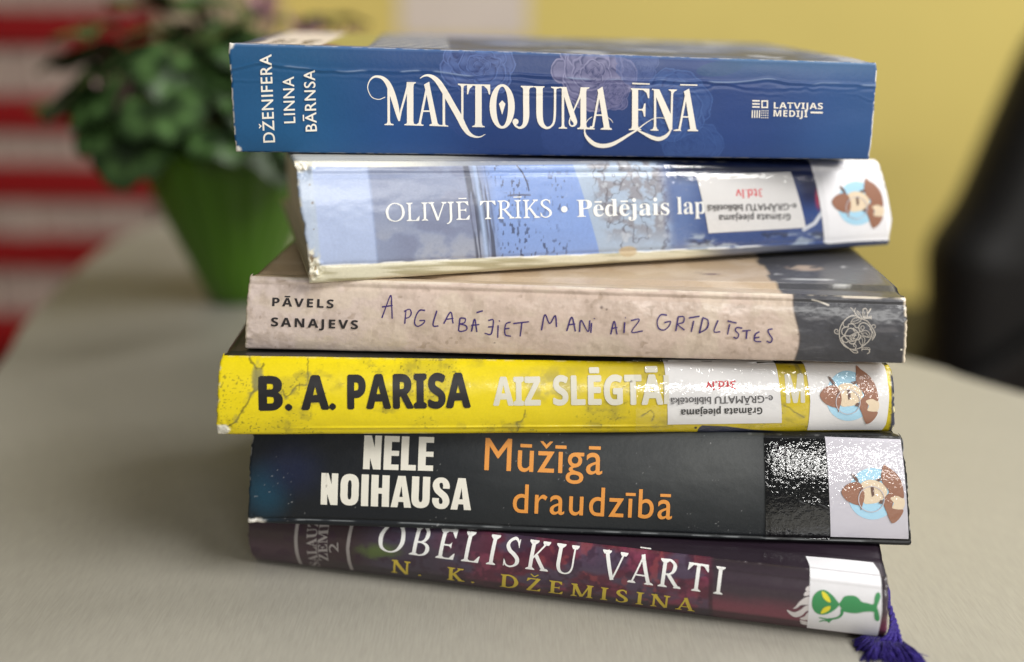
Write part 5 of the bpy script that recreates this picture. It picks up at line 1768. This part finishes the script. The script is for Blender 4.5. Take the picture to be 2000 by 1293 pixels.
for k in range(5):
    a = k * 2 * math.pi / 5 + .3
    lg = tube('leg', [(0, .3, .085), (.15 * math.cos(a), .3 + .15 * math.sin(a), .08), (.29 * math.cos(a), .3 + .29 * math.sin(a), .065)], [.028, .022, .016], CHP, chair, 12)
    x, y = .285 * math.cos(a), .3 + .285 * math.sin(a)
    tube('caster', [(x - .02, y, .028), (x + .02, y, .028)], .0275, CHP, lg, 18)
for s in (-1, 1):
    tube('armrest', [(s * .29, .16, .45), (s * .32, .16, .56), (s * .32, .18, .66), (s * .32, .34, .68), (s * .32, .42, .67)], [.016, .016, .022, .026, .02], CHP, chair, 12)

# ------------------------------------------------------------------ bookmark tassel
VIO = mat('violet_thread', rgb(38, 18, 112), 0.55, .25, mottle=.35, mottle_scale=900, sheen=.1)
tassel = tag(root('bookmark_tassel', (0.112, 0.281, 0.0)), 'violet bookmark tassel hanging from the bottom book onto the table', 'tassel')
rt = random.Random(9)


def loc(p): return (p[0] * CM - .112, p[1] * CM - .281, p[2] * CM)


cords = []
head = (11.66, 29.45, .72)
for k in range(4):
    way = (11.42 + .06 * k, 28.30 + .03 * k, .48)
    ex = (10.95 + .21 * k, 27.98 - .05 * k, .22)
    pts = []
    for i in range(19):
        t = i / 18
        q = [(1 - t) ** 2 * a + 2 * t * (1 - t) * (2 * b - .5 * (a + c)) + t * t * c for a, b, c in zip(head, way, ex)]
        pts.append(loc(q))
    for ph in (0, math.pi):
        tw = [(p[0] + .00034 * math.cos(i * 1.5 + ph), p[1], p[2] + .00034 * math.sin(i * 1.5 + ph)) for i, p in enumerate(pts)]
        cords.append(tube(None, tw, [.00055] * 19, None, None, 7))
    for q in range(150):
        a = rt.gauss(0, .16); ln = rt.uniform(.40, .85)
        dx, dy = -.55 + .34 * k, -1.0
        d = (dx * math.cos(a) - dy * math.sin(a), dx * math.sin(a) + dy * math.cos(a))
        z0 = rt.uniform(.02, .30)
        s0 = (ex[0] + rt.uniform(-.10, .10), ex[1] + rt.uniform(-.05, .16), z0)
        mid = (s0[0] + d[0] * ln * .5 + rt.uniform(-.03, .03), s0[1] + d[1] * ln * .5, z0 * .85 + rt.uniform(0, .06))
        en = (s0[0] + d[0] * ln + rt.uniform(-.08, .08), s0[1] + d[1] * ln, max(.015, z0 * .5 + rt.uniform(-.03, .05)))
        cords.append(tube(None, [loc(s0), loc(mid), loc(en)], [.00018, .00017, .00011], None, None, 4))
# threads bunched under the corner of the book
for q in range(130):
    x0, y0, z0 = 10.95 + rt.uniform(-.2, .3), 28.2 + rt.uniform(-.1, .15), rt.uniform(.03, .26)
    en = (10.45 + rt.uniform(-.2, .3), 28.05 + rt.uniform(-.25, .2), max(.015, z0 * .5))
    cords.append(tube(None, [loc((x0, y0, z0)), loc(((x0 + en[0]) / 2, (y0 + en[1]) / 2, z0)), loc(en)], [.0002, .0002, .00012], None, None, 4))
V, F = join(cords)
mesh_obj('threads', V, F, VIO, tassel)
tube('cord', [loc((11.35, 31.6, 1.02)), loc((11.70, 31.0, .95)), loc((11.82, 30.4, .86)), loc((11.78, 29.9, .80)), loc((11.66, 29.45, .72))], [.0007, .0007, .0008, .0010, .0009], VIO, tassel, 10)
